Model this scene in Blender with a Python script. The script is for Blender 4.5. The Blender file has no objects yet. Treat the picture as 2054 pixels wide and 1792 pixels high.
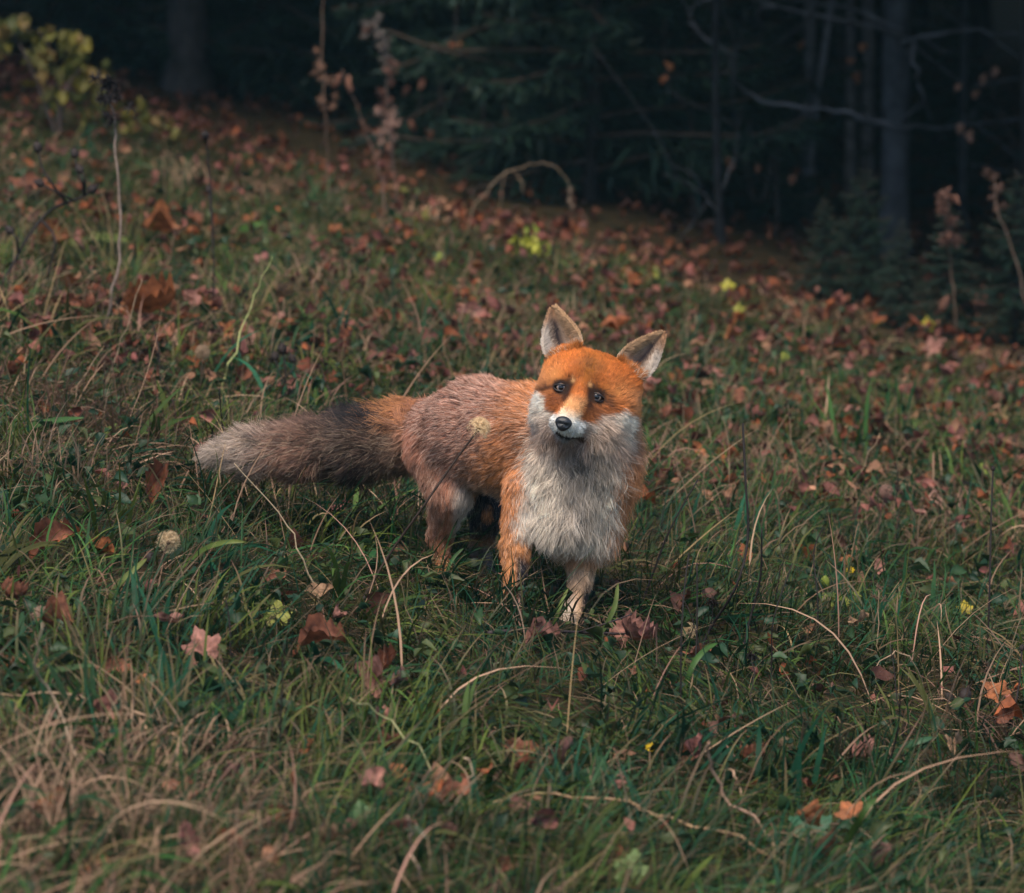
import bpy, math, random
import numpy as np
from mathutils import Vector, Matrix, kdtree

random.seed(7)
rng = np.random.default_rng(11)
SC = bpy.context.scene
COL = SC.collection

# ------------------------------------------------------------------ camera
PITCH = math.radians(8.1)
CAM = np.array([0.0, 0.0, 1.40])
FWD = np.array([0.0, math.cos(PITCH), -math.sin(PITCH)])
UP = np.array([0.0, math.sin(PITCH), math.cos(PITCH)])
RGT = np.array([1.0, 0.0, 0.0])
FX, CX, CY = 9200.0, 1027.0, 896.0          # focal length and centre of the 2054 px wide design frame
cd = bpy.data.cameras.new('camera')
cam = bpy.data.objects.new('camera', cd)
COL.objects.link(cam)
cam.location = CAM
cam.rotation_euler = (math.pi / 2 - PITCH, 0, 0)
cd.sensor_fit = 'HORIZONTAL'
cd.sensor_width = 36.0
cd.lens = 36.0 * FX / 2054.0
cd.clip_start = 0.1
cd.clip_end = 1000.0
cd.dof.use_dof = True
cd.dof.focus_distance = 7.9
cd.dof.aperture_fstop = 6.7
SC.camera = cam

# ------------------------------------------------------------------ sky, sun, exposure
world = bpy.data.worlds.new('World')
SC.world = world
world.use_nodes = True
wn = world.node_tree
bg = wn.nodes['Background']
sky = wn.nodes.new('ShaderNodeTexSky')
sky.sky_type = 'NISHITA'
sky.sun_disc = False
SUN_EL, SUN_AZ = math.radians(58), math.radians(200)      # azimuth clockwise from +Y: the sun stands behind the camera
sky.sun_elevation = SUN_EL
sky.sun_rotation = SUN_AZ
sky.air_density = 1.0
sky.dust_density = 0.5
wn.links.new(sky.outputs[0], bg.inputs[0])
bg.inputs[1].default_value = 0.06
sd = bpy.data.lights.new('sun', 'SUN')
sd.energy = 1.5
sd.angle = math.radians(32)
sd.color = (1.0, 0.86, 0.70)
sun = bpy.data.objects.new('sun', sd)
COL.objects.link(sun)
sdir = Vector((math.sin(SUN_AZ) * math.cos(SUN_EL), math.cos(SUN_AZ) * math.cos(SUN_EL), math.sin(SUN_EL)))
sun.rotation_euler = sdir.to_track_quat('Z', 'Y').to_euler()
sun.location = (0, 0, 30)
SC.view_settings.view_transform = 'Standard'
SC.view_settings.look = 'None'
SC.view_settings.gamma = 1.0
SC.view_settings.exposure = 1.95
SC.cycles.use_denoising = True
SC.cycles.max_bounces = 5
SC.cycles.diffuse_bounces = 3
SC.cycles.caustics_reflective = False
SC.cycles.caustics_refractive = False
SC.render.engine = 'CYCLES'
SC.cycles_curves.shape = 'RIBBONS'
SC.cycles_curves.subdivisions = 2


# ------------------------------------------------------------------ helpers
def vnoise(p, seed=0):
    """value noise in [-1,1] for an (N,3) array"""
    p = np.asarray(p, float)
    i = np.floor(p).astype(np.int64)
    f = p - i
    f = f * f * (3 - 2 * f)
    r = 0
    for dx in (0, 1):
        for dy in (0, 1):
            for dz in (0, 1):
                h = (i[:, 0] + dx) * 374761393 + (i[:, 1] + dy) * 668265263 + (i[:, 2] + dz) * 2147483647 + seed * 1274126177
                h = (h ^ (h >> 13)) * 1274126177
                h = (h ^ (h >> 16)) & 0xffff
                w = (f[:, 0] if dx else 1 - f[:, 0]) * (f[:, 1] if dy else 1 - f[:, 1]) * (f[:, 2] if dz else 1 - f[:, 2])
                r = r + w * (h / 32767.5 - 1)
    return r


def vn2(x, y, sc, seed=0):
    x = np.atleast_1d(np.asarray(x, float))
    y = np.atleast_1d(np.asarray(y, float))
    return vnoise(np.stack([x * sc, y * sc, np.full(x.shape, seed * 7.3 + .5)], 1), seed)


def unit(v):
    v = np.asarray(v, float)
    return v / np.maximum(np.linalg.norm(v, axis=-1, keepdims=True), 1e-9)


def sstep(a, b, x):
    t = np.clip((np.asarray(x, float) - a) / (b - a), 0, 1)
    return t * t * (3 - 2 * t)


def lin(r, g, b):
    c = np.array([r, g, b], float) / 255
    return np.where(c <= .04045, c / 12.92, ((c + .055) / 1.055) ** 2.4)


def gz(x, y):
    """height of the hillside"""
    x = np.asarray(x, float)
    y = np.asarray(y, float)
    sh = np.broadcast(x, y).shape
    xx, yy = np.broadcast_to(x, sh).ravel(), np.broadcast_to(y, sh).ravel()
    z = -0.17 * 14 * np.tanh(xx / 14)
    near = np.exp(-(np.maximum(0, yy - 30) / 25) ** 2) * np.exp(-(np.maximum(0, np.abs(xx) - 15) / 20) ** 2)
    z = z + near * (0.035 * vn2(xx, yy, .9, 3) + 0.014 * vn2(xx, yy, 2.7, 5))
    return z.reshape(sh) if sh else float(z[0])


def P(px, py, dep):
    """point seen at design pixel (px, py) at axial distance dep"""
    return CAM + dep * (FWD + RGT * (px - CX) / FX + UP * (CY - py) / FX)


def G(px, py):
    """point of the ground under a design pixel"""
    a = 3.0
    for dep in np.arange(3.0, 70, .25):
        p = P(px, py, dep)
        if p[2] < gz(p[0], p[1]):
            break
        a = dep
    b = a + .25
    for _ in range(18):
        m = (a + b) / 2
        p = P(px, py, m)
        if p[2] < gz(p[0], p[1]):
            b = m
        else:
            a = m
    return P(px, py, b), b


def project(p):
    q = np.asarray(p) - CAM
    d = q @ FWD
    return CX + FX * (q @ RGT) / d, CY - FX * (q @ UP) / d, d


TLX = np.array([-9, -2.02, -1.23, .03, 1.47, 3.2, 9])
TLY = np.array([22.0, 18.1, 16.7, 15.0, 13.3, 12.6, 11.0])


def treeline(x):
    return np.interp(x, TLX, TLY)


def new_obj(name, data, parent=None, label=None, cat=None, group=None, kind=None, loc=None):
    o = bpy.data.objects.new(name, data)
    COL.objects.link(o)
    if parent is not None:
        o.parent = parent
    if loc is not None:
        o.location = loc
    if label:
        o['label'] = label
    if cat:
        o['category'] = cat
    if group:
        o['group'] = group
    if kind:
        o['kind'] = kind
    return o


def thing(name, loc, label, cat, group=None):
    return new_obj(name, None, None, label, cat, group, None, tuple(float(v) for v in loc))


def mesh_np(name, verts, faces, mat=None, col=None, smooth=True):
    """faces: list of (n,k) int arrays (any k); col: (N,3) per vertex"""
    verts = np.asarray(verts, np.float32)
    if isinstance(faces, np.ndarray):
        faces = [faces]
    me = bpy.data.meshes.new(name)
    me.vertices.add(len(verts))
    me.vertices.foreach_set('co', verts.ravel())
    tot = np.concatenate([np.full(len(f), f.shape[1], np.int32) for f in faces])
    idx = np.concatenate([f.ravel() for f in faces]).astype(np.int32)
    st = np.concatenate([[0], np.cumsum(tot)[:-1]]).astype(np.int32)
    me.loops.add(len(idx))
    me.polygons.add(len(tot))
    me.loops.foreach_set('vertex_index', idx)
    me.polygons.foreach_set('loop_start', st)
    me.polygons.foreach_set('loop_total', tot)
    me.update(calc_edges=True)
    if smooth:
        me.polygons.foreach_set('use_smooth', np.ones(len(tot), bool))
    if col is not None:
        ca = me.color_attributes.new('Col', 'FLOAT_COLOR', 'POINT')
        c4 = np.ones((len(verts), 4), np.float32)
        c4[:, :3] = col
        ca.data.foreach_set('color', c4.ravel())
    if mat is not None:
        me.materials.append(mat)
    return me


class MB:
    """collects pieces of one mesh"""
    def __init__(self):
        self.v, self.f, self.c, self.n = [], [], [], 0

    def add(self, v, faces, col=(1, 1, 1)):
        v = np.asarray(v, float)
        if isinstance(faces, np.ndarray):
            faces = [faces]
        self.v.append(v)
        self.f += [np.asarray(f) + self.n for f in faces]
        c = np.asarray(col, float)
        self.c.append(np.broadcast_to(c, (len(v), 3)))
        self.n += len(v)
        return self

    def tube(self, pts, rad, n=6, col=(1, 1, 1), cap=True):
        pts = np.asarray(pts, float)
        k = len(pts)
        rad = np.broadcast_to(np.asarray(rad, float), (k,))
        t = unit(np.gradient(pts, axis=0))
        ref = np.array([0.0, 0, 1]) if abs(t[0][2]) < .8 else np.array([1.0, 0, 0])
        a = unit(np.cross(t, ref))
        b = np.cross(t, a)
        ang = np.linspace(0, 2 * np.pi, n, endpoint=False)
        v = pts[:, None] + rad[:, None, None] * (np.cos(ang)[None, :, None] * a[:, None] + np.sin(ang)[None, :, None] * b[:, None])
        i = np.arange(k - 1)[:, None] * n
        j = np.arange(n)[None]
        q = np.stack([i + j, i + (j + 1) % n, i + n + (j + 1) % n, i + n + j], -1).reshape(-1, 4)
        fs = [q]
        if cap:
            fs.append(np.array([[(k - 1) * n + x for x in range(n)]]))
            fs.append(np.array([[n - 1 - x for x in range(n)]]))
        return self.add(v.reshape(-1, 3), fs, col)

    def ball(self, c, r, nu=10, nv=7, col=(1, 1, 1), axis=(0, 0, 1), prof=None):
        """a lathe: ellipsoid of radii r (side, along axis), or a profile"""
        ax = unit(np.array(axis, float))
        ref = np.array([0.0, 0, 1]) if abs(ax[2]) < .8 else np.array([1.0, 0, 0])
        a = unit(np.cross(ax, ref))
        b = np.cross(ax, a)
        th = np.linspace(.05, math.pi - .05, nv)
        rr = np.sin(th) if prof is None else np.interp(np.linspace(0, 1, nv), np.linspace(0, 1, len(prof)), prof)
        ang = np.linspace(0, 2 * np.pi, nu, endpoint=False)
        v = np.asarray(c) + r[0] * rr[:, None, None] * (np.cos(ang)[None, :, None] * a + np.sin(ang)[None, :, None] * b) - r[1] * np.cos(th)[:, None, None] * ax
        i = np.arange(nv - 1)[:, None] * nu
        j = np.arange(nu)[None]
        q = np.stack([i + j, i + (j + 1) % nu, i + nu + (j + 1) % nu, i + nu + j], -1).reshape(-1, 4)
        return self.add(v.reshape(-1, 3), [q, np.array([[nu - 1 - x for x in range(nu)]]), np.array([[(nv - 1) * nu + x for x in range(nu)]])], col)

    def arrays(self):
        ks = {}
        for f in self.f:
            ks.setdefault(f.shape[1], []).append(f)
        return np.concatenate(self.v), [np.concatenate(x) for x in ks.values()], np.concatenate(self.c)

    def mesh(self, name, mat, origin=(0, 0, 0), smooth=True):
        v, f, c = self.arrays()
        return mesh_np(name, v - np.asarray(origin), f, mat, c, smooth)

    def build(self, name, mat, parent=None, origin=(0, 0, 0), **kw):
        return new_obj(name, self.mesh(name, mat, origin), parent, **kw)


# ------------------------------------------------------------------ materials
def mat_new(name):
    m = bpy.data.materials.new(name)
    m.use_nodes = True
    nt = m.node_tree
    return m, nt, nt.nodes['Principled BSDF']


def mat_attr(name, rough=.6, spec=.25, trans=0.0, noise=None, bump=0.0, attr='Col'):
    """per-vertex colour of the thing itself, with grain"""
    m, nt, b = mat_new(name)
    a = nt.nodes.new('ShaderNodeAttribute')
    a.attribute_name = attr
    out = a.outputs['Color']
    b.inputs['Roughness'].default_value = rough
    b.inputs['Specular IOR Level'].default_value = spec
    if noise:
        tc = nt.nodes.new('ShaderNodeTexCoord')
        nz = nt.nodes.new('ShaderNodeTexNoise')
        nz.inputs['Scale'].default_value = noise[0]
        nz.inputs['Detail'].default_value = 5
        nt.links.new(tc.outputs['Object'], nz.inputs['Vector'])
        mr = nt.nodes.new('ShaderNodeMapRange')
        mr.inputs[1].default_value, mr.inputs[2].default_value = .3, .7
        mr.inputs[3].default_value, mr.inputs[4].default_value = noise[1], noise[2]
        nt.links.new(nz.outputs[0], mr.inputs[0])
        mx = nt.nodes.new('ShaderNodeMix')
        mx.data_type = 'RGBA'
        mx.blend_type = 'MULTIPLY'
        mx.inputs[0].default_value = 1
        nt.links.new(out, mx.inputs[6])
        nt.links.new(mr.outputs[0], mx.inputs[7])
        out = mx.outputs[2]
        if bump:
            bp = nt.nodes.new('ShaderNodeBump')
            bp.inputs['Strength'].default_value = bump
            bp.inputs['Distance'].default_value = .004
            nt.links.new(nz.outputs[0], bp.inputs['Height'])
            nt.links.new(bp.outputs[0], b.inputs['Normal'])
    nt.links.new(out, b.inputs['Base Color'])
    if trans:
        tr = nt.nodes.new('ShaderNodeBsdfTranslucent')
        nt.links.new(out, tr.inputs[0])
        ms = nt.nodes.new('ShaderNodeMixShader')
        ms.inputs[0].default_value = trans
        nt.links.new(b.outputs[0], ms.inputs[1])
        nt.links.new(tr.outputs[0], ms.inputs[2])
        nt.links.new(ms.outputs[0], nt.nodes['Material Output'].inputs[0])
    return m


M_GRASS = mat_attr('grass blade', .6, .12, .25)
M_LEAF = mat_attr('fallen leaf', .65, .2, .2, (60, .4, 1.3), .6)
M_LEAFU = mat_attr('dead leaf', .65, .25, .15, (5, .25, 1.5), .8)
M_GREEN = mat_attr('green leaf', .5, .3, .25, (40, .7, 1.2), .3)
M_STEM = mat_attr('dry stem', .7, .2, 0, (90, .6, 1.2), .3)
M_BARK = mat_attr('bark', .9, .1, 0, (14, .45, 1.3), 1.0)
M_NEEDLE = mat_attr('needles', .6, .25, .1)
M_FLUFF = mat_attr('seed fluff', .8, .1, .3)


def mat_ground():
    m, nt, b = mat_new('soil and litter')
    tc = nt.nodes.new('ShaderNodeTexCoord')
    n1 = nt.nodes.new('ShaderNodeTexNoise')
    n1.inputs['Scale'].default_value = 18
    n1.inputs['Detail'].default_value = 8
    nt.links.new(tc.outputs['Object'], n1.inputs['Vector'])
    cr = nt.nodes.new('ShaderNodeValToRGB')
    e = cr.color_ramp.elements
    e[0].position, e[0].color = .32, (.012, .011, .007, 1)
    e[1].position, e[1].color = .7, (.06, .035, .02, 1)
    x = cr.color_ramp.elements.new(.5)
    x.color = (.028, .024, .011, 1)
    nt.links.new(n1.outputs[0], cr.inputs[0])
    nt.links.new(cr.outputs[0], b.inputs['Base Color'])
    b.inputs['Roughness'].default_value = .95
    b.inputs['Specular IOR Level'].default_value = .1
    bp = nt.nodes.new('ShaderNodeBump')
    bp.inputs['Distance'].default_value = .03
    nt.links.new(n1.outputs[0], bp.inputs['Height'])
    nt.links.new(bp.outputs[0], b.inputs['Normal'])
    return m


# ------------------------------------------------------------------ ground
def build_ground():
    def axis(a, b, fine, far):
        mid = np.arange(a, b + 1e-6, fine)
        g = [fine]
        out = []
        s = 0
        st = fine
        while s < far:
            st *= 1.35
            s += st
            out.append(s)
        out = np.array(out)
        return np.concatenate([a - out[::-1], mid, b + out])
    xs = axis(-5, 5, .1, 260)
    ys = axis(3, 24, .1, 300)
    X, Y = np.meshgrid(xs, ys, indexing='ij')
    Z = gz(X, Y)
    n, k = X.shape
    i = np.arange(n - 1)[:, None] * k
    j = np.arange(k - 1)[None]
    q = np.stack([i + j, i + k + j, i + k + j + 1, i + j + 1], -1).reshape(-1, 4)
    me = mesh_np('ground', np.stack([X, Y, Z], -1).reshape(-1, 3), q, mat_ground())
    new_obj('ground', me, kind='structure', label='sloping hillside soil under the meadow grass and forest floor')


build_ground()


# ------------------------------------------------------------------ grass
def frame_field(n, y0, y1, extra=.7, power=1.0):
    """random ground spots inside the view wedge, denser near the camera"""
    u = rng.random(n)
    if power == 1.0:
        y = y0 * (y1 / y0) ** u
    else:
        y = y0 + (y1 - y0) * u ** power
    x = (rng.random(n) * 2 - 1) * (.1116 * y + extra)
    return x, y


def blades(x, y, L, W, az, tilt, droop, col, tipcol, base=0.0, K=5, twist=.5, curl=None):
    n = len(x)
    z = gz(x, y) + base
    d = np.stack([np.cos(az) * np.sin(tilt), np.sin(az) * np.sin(tilt), np.cos(tilt)], 1)
    h = np.stack([np.cos(az), np.sin(az), np.zeros(n)], 1)
    t = np.linspace(0, 1, K)
    pos = np.stack([x, y, z], 1)[:, None] + d[:, None] * (L[:, None] * t)[..., None]
    dr = (droop * L)[:, None] * t ** 2.2
    pos[..., 2] -= dr
    pos += h[:, None] * (dr * .45)[..., None]
    if curl is not None:
        sd_ = np.stack([-np.sin(az), np.cos(az), np.zeros(n)], 1)
        pos += sd_[:, None] * ((curl * L)[:, None] * t ** 2)[..., None]
    gzv = gz(pos[..., 0], pos[..., 1]) + .004
    low = np.maximum(gzv - pos[..., 2], 0)
    pos[..., 2] += low
    side = unit(np.stack([-np.sin(az), np.cos(az), rng.normal(0, twist, n)], 1))
    w = np.interp(t, [0, .3, .7, 1], [.6, 1, .7, .05])
    off = side[:, None] * (W[:, None] * w / 2)[..., None]
    v = np.stack([pos - off, pos + off], 2).reshape(n, K * 2, 3)
    i = np.arange(n)[:, None] * (K * 2)
    k = np.arange(K - 1)[None] * 2
    q = np.stack([i + k, i + k + 1, i + k + 3, i + k + 2], -1).reshape(-1, 4)
    mixt = (t ** 1.5)[None, :, None]
    c = col[:, None] * (1 - mixt) + tipcol[:, None] * mixt
    c = np.repeat(c, 2, 1)
    return v.reshape(-1, 3), q, c.reshape(-1, 3)


FOX_FEET = []                    # filled by the fox; grass stays clear of the body only by height


def pick(pal, n, jit=.18):
    pal = np.array(pal)
    c = pal[rng.integers(0, len(pal), n)]
    return c * (1 + rng.normal(0, jit, (n, 1))).clip(.4, 1.8)


GREENS = [(.012, .042, .014), (.020, .054, .013), (.008, .038, .019), (.034, .060, .014), (.018, .044, .018), (.052, .070, .014), (.007, .029, .015), (.040, .042, .013)]
TANS = [(.25, .155, .10), (.33, .22, .14), (.19, .115, .076), (.35, .22, .145), (.15, .092, .058), (.24, .165, .08), (.27, .15, .11)]


def tuft_blades(cx, cy, n0, n1, l0, l1, pal, bright, spread=.035):
    m = len(cx)
    k = rng.integers(n0, n1, m)
    i = np.repeat(np.arange(m), k)
    n = len(i)
    rough = 1 + .35 * sstep(-.2, -1.2, cx) * sstep(7.2, 9.5, cy)
    far = 1 - .38 * sstep(9.5, 13.5, cy) * (1 - .5 * sstep(-.3, -1.5, cx))
    tl = (l0 + (l1 - l0) * rng.random(m) ** 1.3) * rough * far
    taz = vn2(cx, cy, 1.1, 71) * 3.0 + rng.normal(0, .8, m)
    tt = np.clip(.62 + rng.normal(0, .28, m), .1, 1.2)
    tcol = pick(pal, m, .25) * bright
    off = rng.normal(0, spread, (n, 2))
    x, y = cx[i] + off[:, 0], cy[i] + off[:, 1]
    az = taz[i] + rng.normal(0, .75, n)
    tilt = np.clip(tt[i] + rng.normal(0, .3, n), .03, 1.45)
    L = tl[i] * rng.uniform(.45, 1.15, n)
    W = .0016 + .0026 * rng.random(n) + (.0016 * rng.random(m))[i]
    col = tcol[i] * (1 + rng.normal(0, .22, (n, 1))).clip(.4, 1.7)
    droop = (.1 + .9 * rng.random(m) ** 1.5)[i] * rng.uniform(.4, 1.3, n)
    return x, y, L, az, tilt, col, W, droop, rng.normal(0, .22, n)


def build_grass():
    parts = []
    # short dense sward
    n = 95000
    x, y = frame_field(n, 5.0, 17.5, .8)
    ok = y < treeline(x) - .1 + .5 * vn2(x, y, 1.1, 9) - rng.random(n) * .8
    x, y = x[ok], y[ok]
    n = len(x)
    far = sstep(8.5, 14, y)
    tuft = vn2(x, y, 3.2, 21)
    L = (.05 + .09 * rng.random(n) ** 1.5 + .035 * tuft) * (1 - .42 * far)
    L = np.maximum(L, .02)
    az = vn2(x, y, 2.0, 31) * 4.2 + rng.normal(0, .9, n) - .3
    tilt = np.clip(.75 + .5 * vn2(x, y, 2.6, 41) + rng.normal(0, .32, n), .05, 1.45)
    for qx, qy in ((1150, 1252), (1024, 1236), (1165, 1262), (895, 1168)):
        f = G(qx, qy)[0]
        L = L * (1 - .6 * np.exp(-(((x - f[0]) / .07) ** 2 + ((y - f[1] + .12) / .22) ** 2)))
    W = (.0016 + .0022 * rng.random(n)) * (1 + .35 * far)
    col = pick(GREENS, n)
    patch = vn2(x, y, 1.3, 51)[:, None]
    col = col * (1 + .35 * patch)
    tip = np.where(rng.random((n, 1)) < .3, pick(TANS, n) * .7, col * 1.25)
    parts.append(blades(x, y, L, W, az, tilt, rng.random(n) * .7, col, tip, K=4, curl=rng.normal(0, .18, n)))
    # more of it on the upper slope
    n = 34000
    x, y = frame_field(n, 9.2, 17.0, .7)
    ok = y < treeline(x) - .05 + .5 * vn2(x, y, 1.1, 9) - rng.random(n) * .5
    x, y = x[ok], y[ok]
    n = len(x)
    col = np.where((rng.random((n, 1)) < .34), pick(TANS, n) * .62, pick(GREENS, n) * 1.15) * (1 + .3 * vn2(x, y, 1.3, 53))[:, None]
    parts.append(blades(x, y, .045 + .08 * rng.random(n) ** 1.5, .0022 + .002 * rng.random(n), vn2(x, y, 2.0, 33) * 4 + rng.normal(0, 1.0, n), np.clip(.6 + rng.normal(0, .35, n), .05, 1.4), rng.random(n) * .8, col, col * 1.15, K=4, curl=rng.normal(0, .2, n)))
    # tufts of longer green blades
    cx, cy = frame_field(2300, 5.0, 14.5, .7)
    ok = (vn2(cx, cy, 1.1, 61) + rng.normal(0, .35, len(cx)) > -.05) & (cy < treeline(cx) - .2)
    cx, cy = cx[ok], cy[ok]
    # some stand round the paws and before the tail
    ex = np.array([(1050, 1275), (1000, 1245), (930, 1200), (870, 1190), (840, 1170), (1230, 1250), (960, 1185), (700, 1060), (640, 1070),
                   (560, 1060), (500, 1050), (760, 1050), (450, 1010), (600, 1100), (540, 1015), (680, 1110), (820, 1110), (470, 960), (420, 990)])
    eg = np.array([G(*e)[0] for e in ex])
    cx, cy = np.concatenate([cx, eg[:, 0], eg[:, 0]]), np.concatenate([cy, eg[:, 1], eg[:, 1] - .03])
    x, y, L, az, tilt, col, W, droop, curl = tuft_blades(cx, cy, 9, 34, .10, .21, GREENS, 1.2)
    tip = np.where(rng.random((len(x), 1)) < .35, pick(TANS, len(x)) * .8, col * 1.3)
    parts.append(blades(x, y, L, W, az, tilt, droop, col, tip, K=6, curl=curl))
    # long blades crossing the tail and hind legs
    fx, fy = [], []
    for _ in range(130):
        g = G(random.uniform(400, 860), random.uniform(965, 1090))[0]
        fx.append(g[0])
        fy.append(g[1])
    n = len(fx)
    fx, fy = np.array(fx), np.array(fy)
    col = np.where(rng.random((n, 1)) < .6, pick(TANS, n) * 1.1, pick(GREENS, n) * 1.6)
    parts.append(blades(fx, fy, .13 + .14 * rng.random(n), .002 + .002 * rng.random(n), rng.normal(1.57, 2.0, n), np.clip(rng.normal(.4, .25, n), .05, 1), .7 * rng.random(n), col, col * 1.1, K=8, curl=rng.normal(0, .35, n)))
    # a few broad-bladed tufts
    cx, cy = frame_field(330, 5.0, 11.5, .7)
    x, y, L, az, tilt, col, W, droop, curl = tuft_blades(cx, cy, 4, 10, .10, .2, GREENS, 1.25)
    parts.append(blades(x, y, L, W * 2.6, az, tilt, droop, col, col * 1.4, K=7, curl=curl))
    V = np.concatenate([p[0] for p in parts])
    C = np.concatenate([p[2] for p in parts])
    o = 0
    F = []
    for p in parts:
        F.append(p[1] + o)
        o += len(p[0])
    new_obj('grass', mesh_np('grass', V, np.concatenate(F), M_GRASS, C), kind='stuff',
            label='short dark green meadow grass matted over the slope')
    # dry straw-coloured tufts, gathered in patches
    cx, cy = frame_field(3000, 5.0, 14.8, .7)
    d = vn2(cx, cy, .9, 81) + .6 * vn2(cx, cy, 2.3, 83) + rng.normal(0, .2, len(cx)) + 1.1 * sstep(6.9, 5.6, cy) * sstep(-.1, -.5, cx)
    ok = (d > .22) & (cy < treeline(cx))
    cx, cy = cx[ok], cy[ok]
    x, y, L, az, tilt, col, W, droop, curl = tuft_blades(cx, cy, 10, 30, .05, .17, TANS, .8, spread=.045)
    a1 = blades(x, y, L, W * .8, az, tilt, droop, col, col * 1.2, K=6, base=.006, curl=curl * 1.6)
    n = 7000
    x, y = frame_field(n, 5.0, 14.8, .7)
    L = (.035 + .09 * rng.random(n) ** 2) * (1 - .3 * sstep(8, 13, y))
    col = pick(TANS, n) * .75
    a2 = blades(x, y, L, .0013 + .0016 * rng.random(n), rng.random(n) * 6.28, np.clip(.9 + rng.normal(0, .4, n), .05, 1.5), rng.random(n) ** 2, col, col, K=5, base=.006, curl=rng.normal(0, .5, n))
    a = (np.concatenate([a1[0], a2[0]]), np.concatenate([a1[1], a2[1] + len(a1[0])]), np.concatenate([a1[2], a2[2]]))
    # long pale single blades
    n = 280
    x, y = frame_field(n, 5.2, 11.5, .6)
    L = .16 + .2 * rng.random(n)
    az = rng.normal(.3, 1.3, n)
    tilt = np.clip(.6 + rng.normal(0, .35, n), .05, 1.3)
    col = pick(TANS, n) * 1.15
    b = blades(x, y, L, .002 + .0026 * rng.random(n), az, tilt, .1 + .8 * rng.random(n) ** 2, col, col, K=8, curl=rng.normal(0, .3, n))
    new_obj('dry_grass', mesh_np('dry_grass', np.concatenate([a[0], b[0]]), np.concatenate([a[1], b[1] + len(a[0])]), M_GRASS, np.concatenate([a[2], b[2]])),
            kind='stuff', label='withered straw coloured grass blades tangled among the green')


build_grass()


# ------------------------------------------------------------------ leaves
def leaf_grid(prof, L=1.0, W=.5, fold=.25, curl=.3, roll=.0, wav=.06, na=9, nc=5, seed=0, thick=0):
    """a simple leaf blade along +x: profile of half width, folded on the midrib and curled"""
    r = np.random.default_rng(seed)
    t = np.linspace(0, 1, na)
    hw = np.interp(t, np.linspace(0, 1, len(prof)), prof) * W
    a = np.linspace(-1, 1, nc)
    x = np.repeat((t * L)[:, None], nc, 1)
    y = hw[:, None] * a[None]
    z = np.abs(y) * fold + curl * (t - .5)[:, None] ** 2 * L + roll * y ** 2 / max(W, .01)
    z = z + wav * L * np.sin(t * 9 + seed)[:, None] * a[None] ** 2 + r.normal(0, .022 * L, z.shape)
    y = y * (1 + r.normal(0, .07, y.shape))
    y = y + W * .25 * np.sin(t * 2.6 + seed)[:, None]
    i = np.arange(na - 1)[:, None] * nc
    j = np.arange(nc - 1)[None]
    q = np.stack([i + j, i + nc + j, i + nc + j + 1, i + j + 1], -1).reshape(-1, 4)
    return np.stack([x - L / 2, y, z], -1).reshape(-1, 3), q


def leaf_lobed(lobes=5, L=1.0, seed=0, sharp=.5, n=45, bend=.15):
    """a maple-like leaf: lobes round the stalk end"""
    r = np.random.default_rng(seed)
    th = np.linspace(-2.75, 2.75, n)
    k = np.linspace(-2.2, 2.2, lobes)
    rad = np.zeros(n)
    for q, c in enumerate(k):
        s = 1 - .16 * abs(c)
        rad = np.maximum(rad, s * np.exp(-np.abs(th - c) * sharp * 1.9))
    rad = rad * (1 + .07 * np.sin(th * 19 + seed)) * .62 * L
    rad[0] = rad[-1] = .1 * L
    out = np.stack([rad * np.cos(th), rad * np.sin(th)], 1)
    v = [np.array([[0, 0]])]
    for f in (.4, .75, 1.0):
        v.append(out * f)
    v = np.concatenate(v)
    rr = np.linalg.norm(v, axis=1)
    z = bend * np.sin(v[:, 0] / L * 3 + seed) * rr + .05 * np.cos(np.arctan2(v[:, 1], v[:, 0]) * lobes) * rr + r.normal(0, .018 * L, len(v))
    V = np.concatenate([v, z[:, None]], 1)
    f3 = np.array([[0, 1 + i, 2 + i] for i in range(n - 1)])
    f4 = np.array([[1 + a * n + i, 1 + (a + 1) * n + i, 2 + (a + 1) * n + i, 2 + a * n + i] for a in (0, 1) for i in range(n - 1)])
    return V, [f3, f4]


BEECH = [.03, .55, .85, 1, .95, .75, .45, .1]
OAK = [.04, .3, .62, .4, .85, .5, 1.0, .6, .9, .45, .6, .1]
LANCE = [.1, .5, .8, 1, 1, .85, .6, .3, .02]


def leaf_shapes():
    s = []
    for k in range(4):
        s.append(('oval', leaf_grid(BEECH, 1, .3, [.2, .5, .8, .35][k], [.7, 1.3, -.6, .9][k], [.4, 1.6, -.8, 2.4][k], .12, seed=k)))
    for k in range(3):
        s.append(('lobed', leaf_grid(OAK, 1, .34, [.3, .6, .8][k], [.9, -.6, 1.4][k], [.6, 1.5, 2.4][k], .14, na=13, seed=10 + k)))
    for k in range(3):
        s.append(('maple', leaf_lobed(5, 1.0, 20 + k, bend=[.35, .7, -.6][k])))
    return s


SHAPES = leaf_shapes()
BROWNS = [('rust brown', (.17, .062, .034)), ('pinkish brown', (.23, .105, .08)), ('pale tan', (.26, .155, .09)),
          ('dark brown', (.085, .042, .03)), ('orange brown', (.25, .088, .034)), ('dusky rose', (.19, .078, .065))]


def rot_rand(tmax=.7):
    az = rng.random() * 2 * math.pi
    m = Matrix.Rotation(rng.normal(0, tmax * .6), 3, 'X') @ Matrix.Rotation(rng.normal(0, tmax * .6), 3, 'Y')
    return Matrix.Rotation(az, 3, 'Z') @ m


LEAF_MESH = {}


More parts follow.
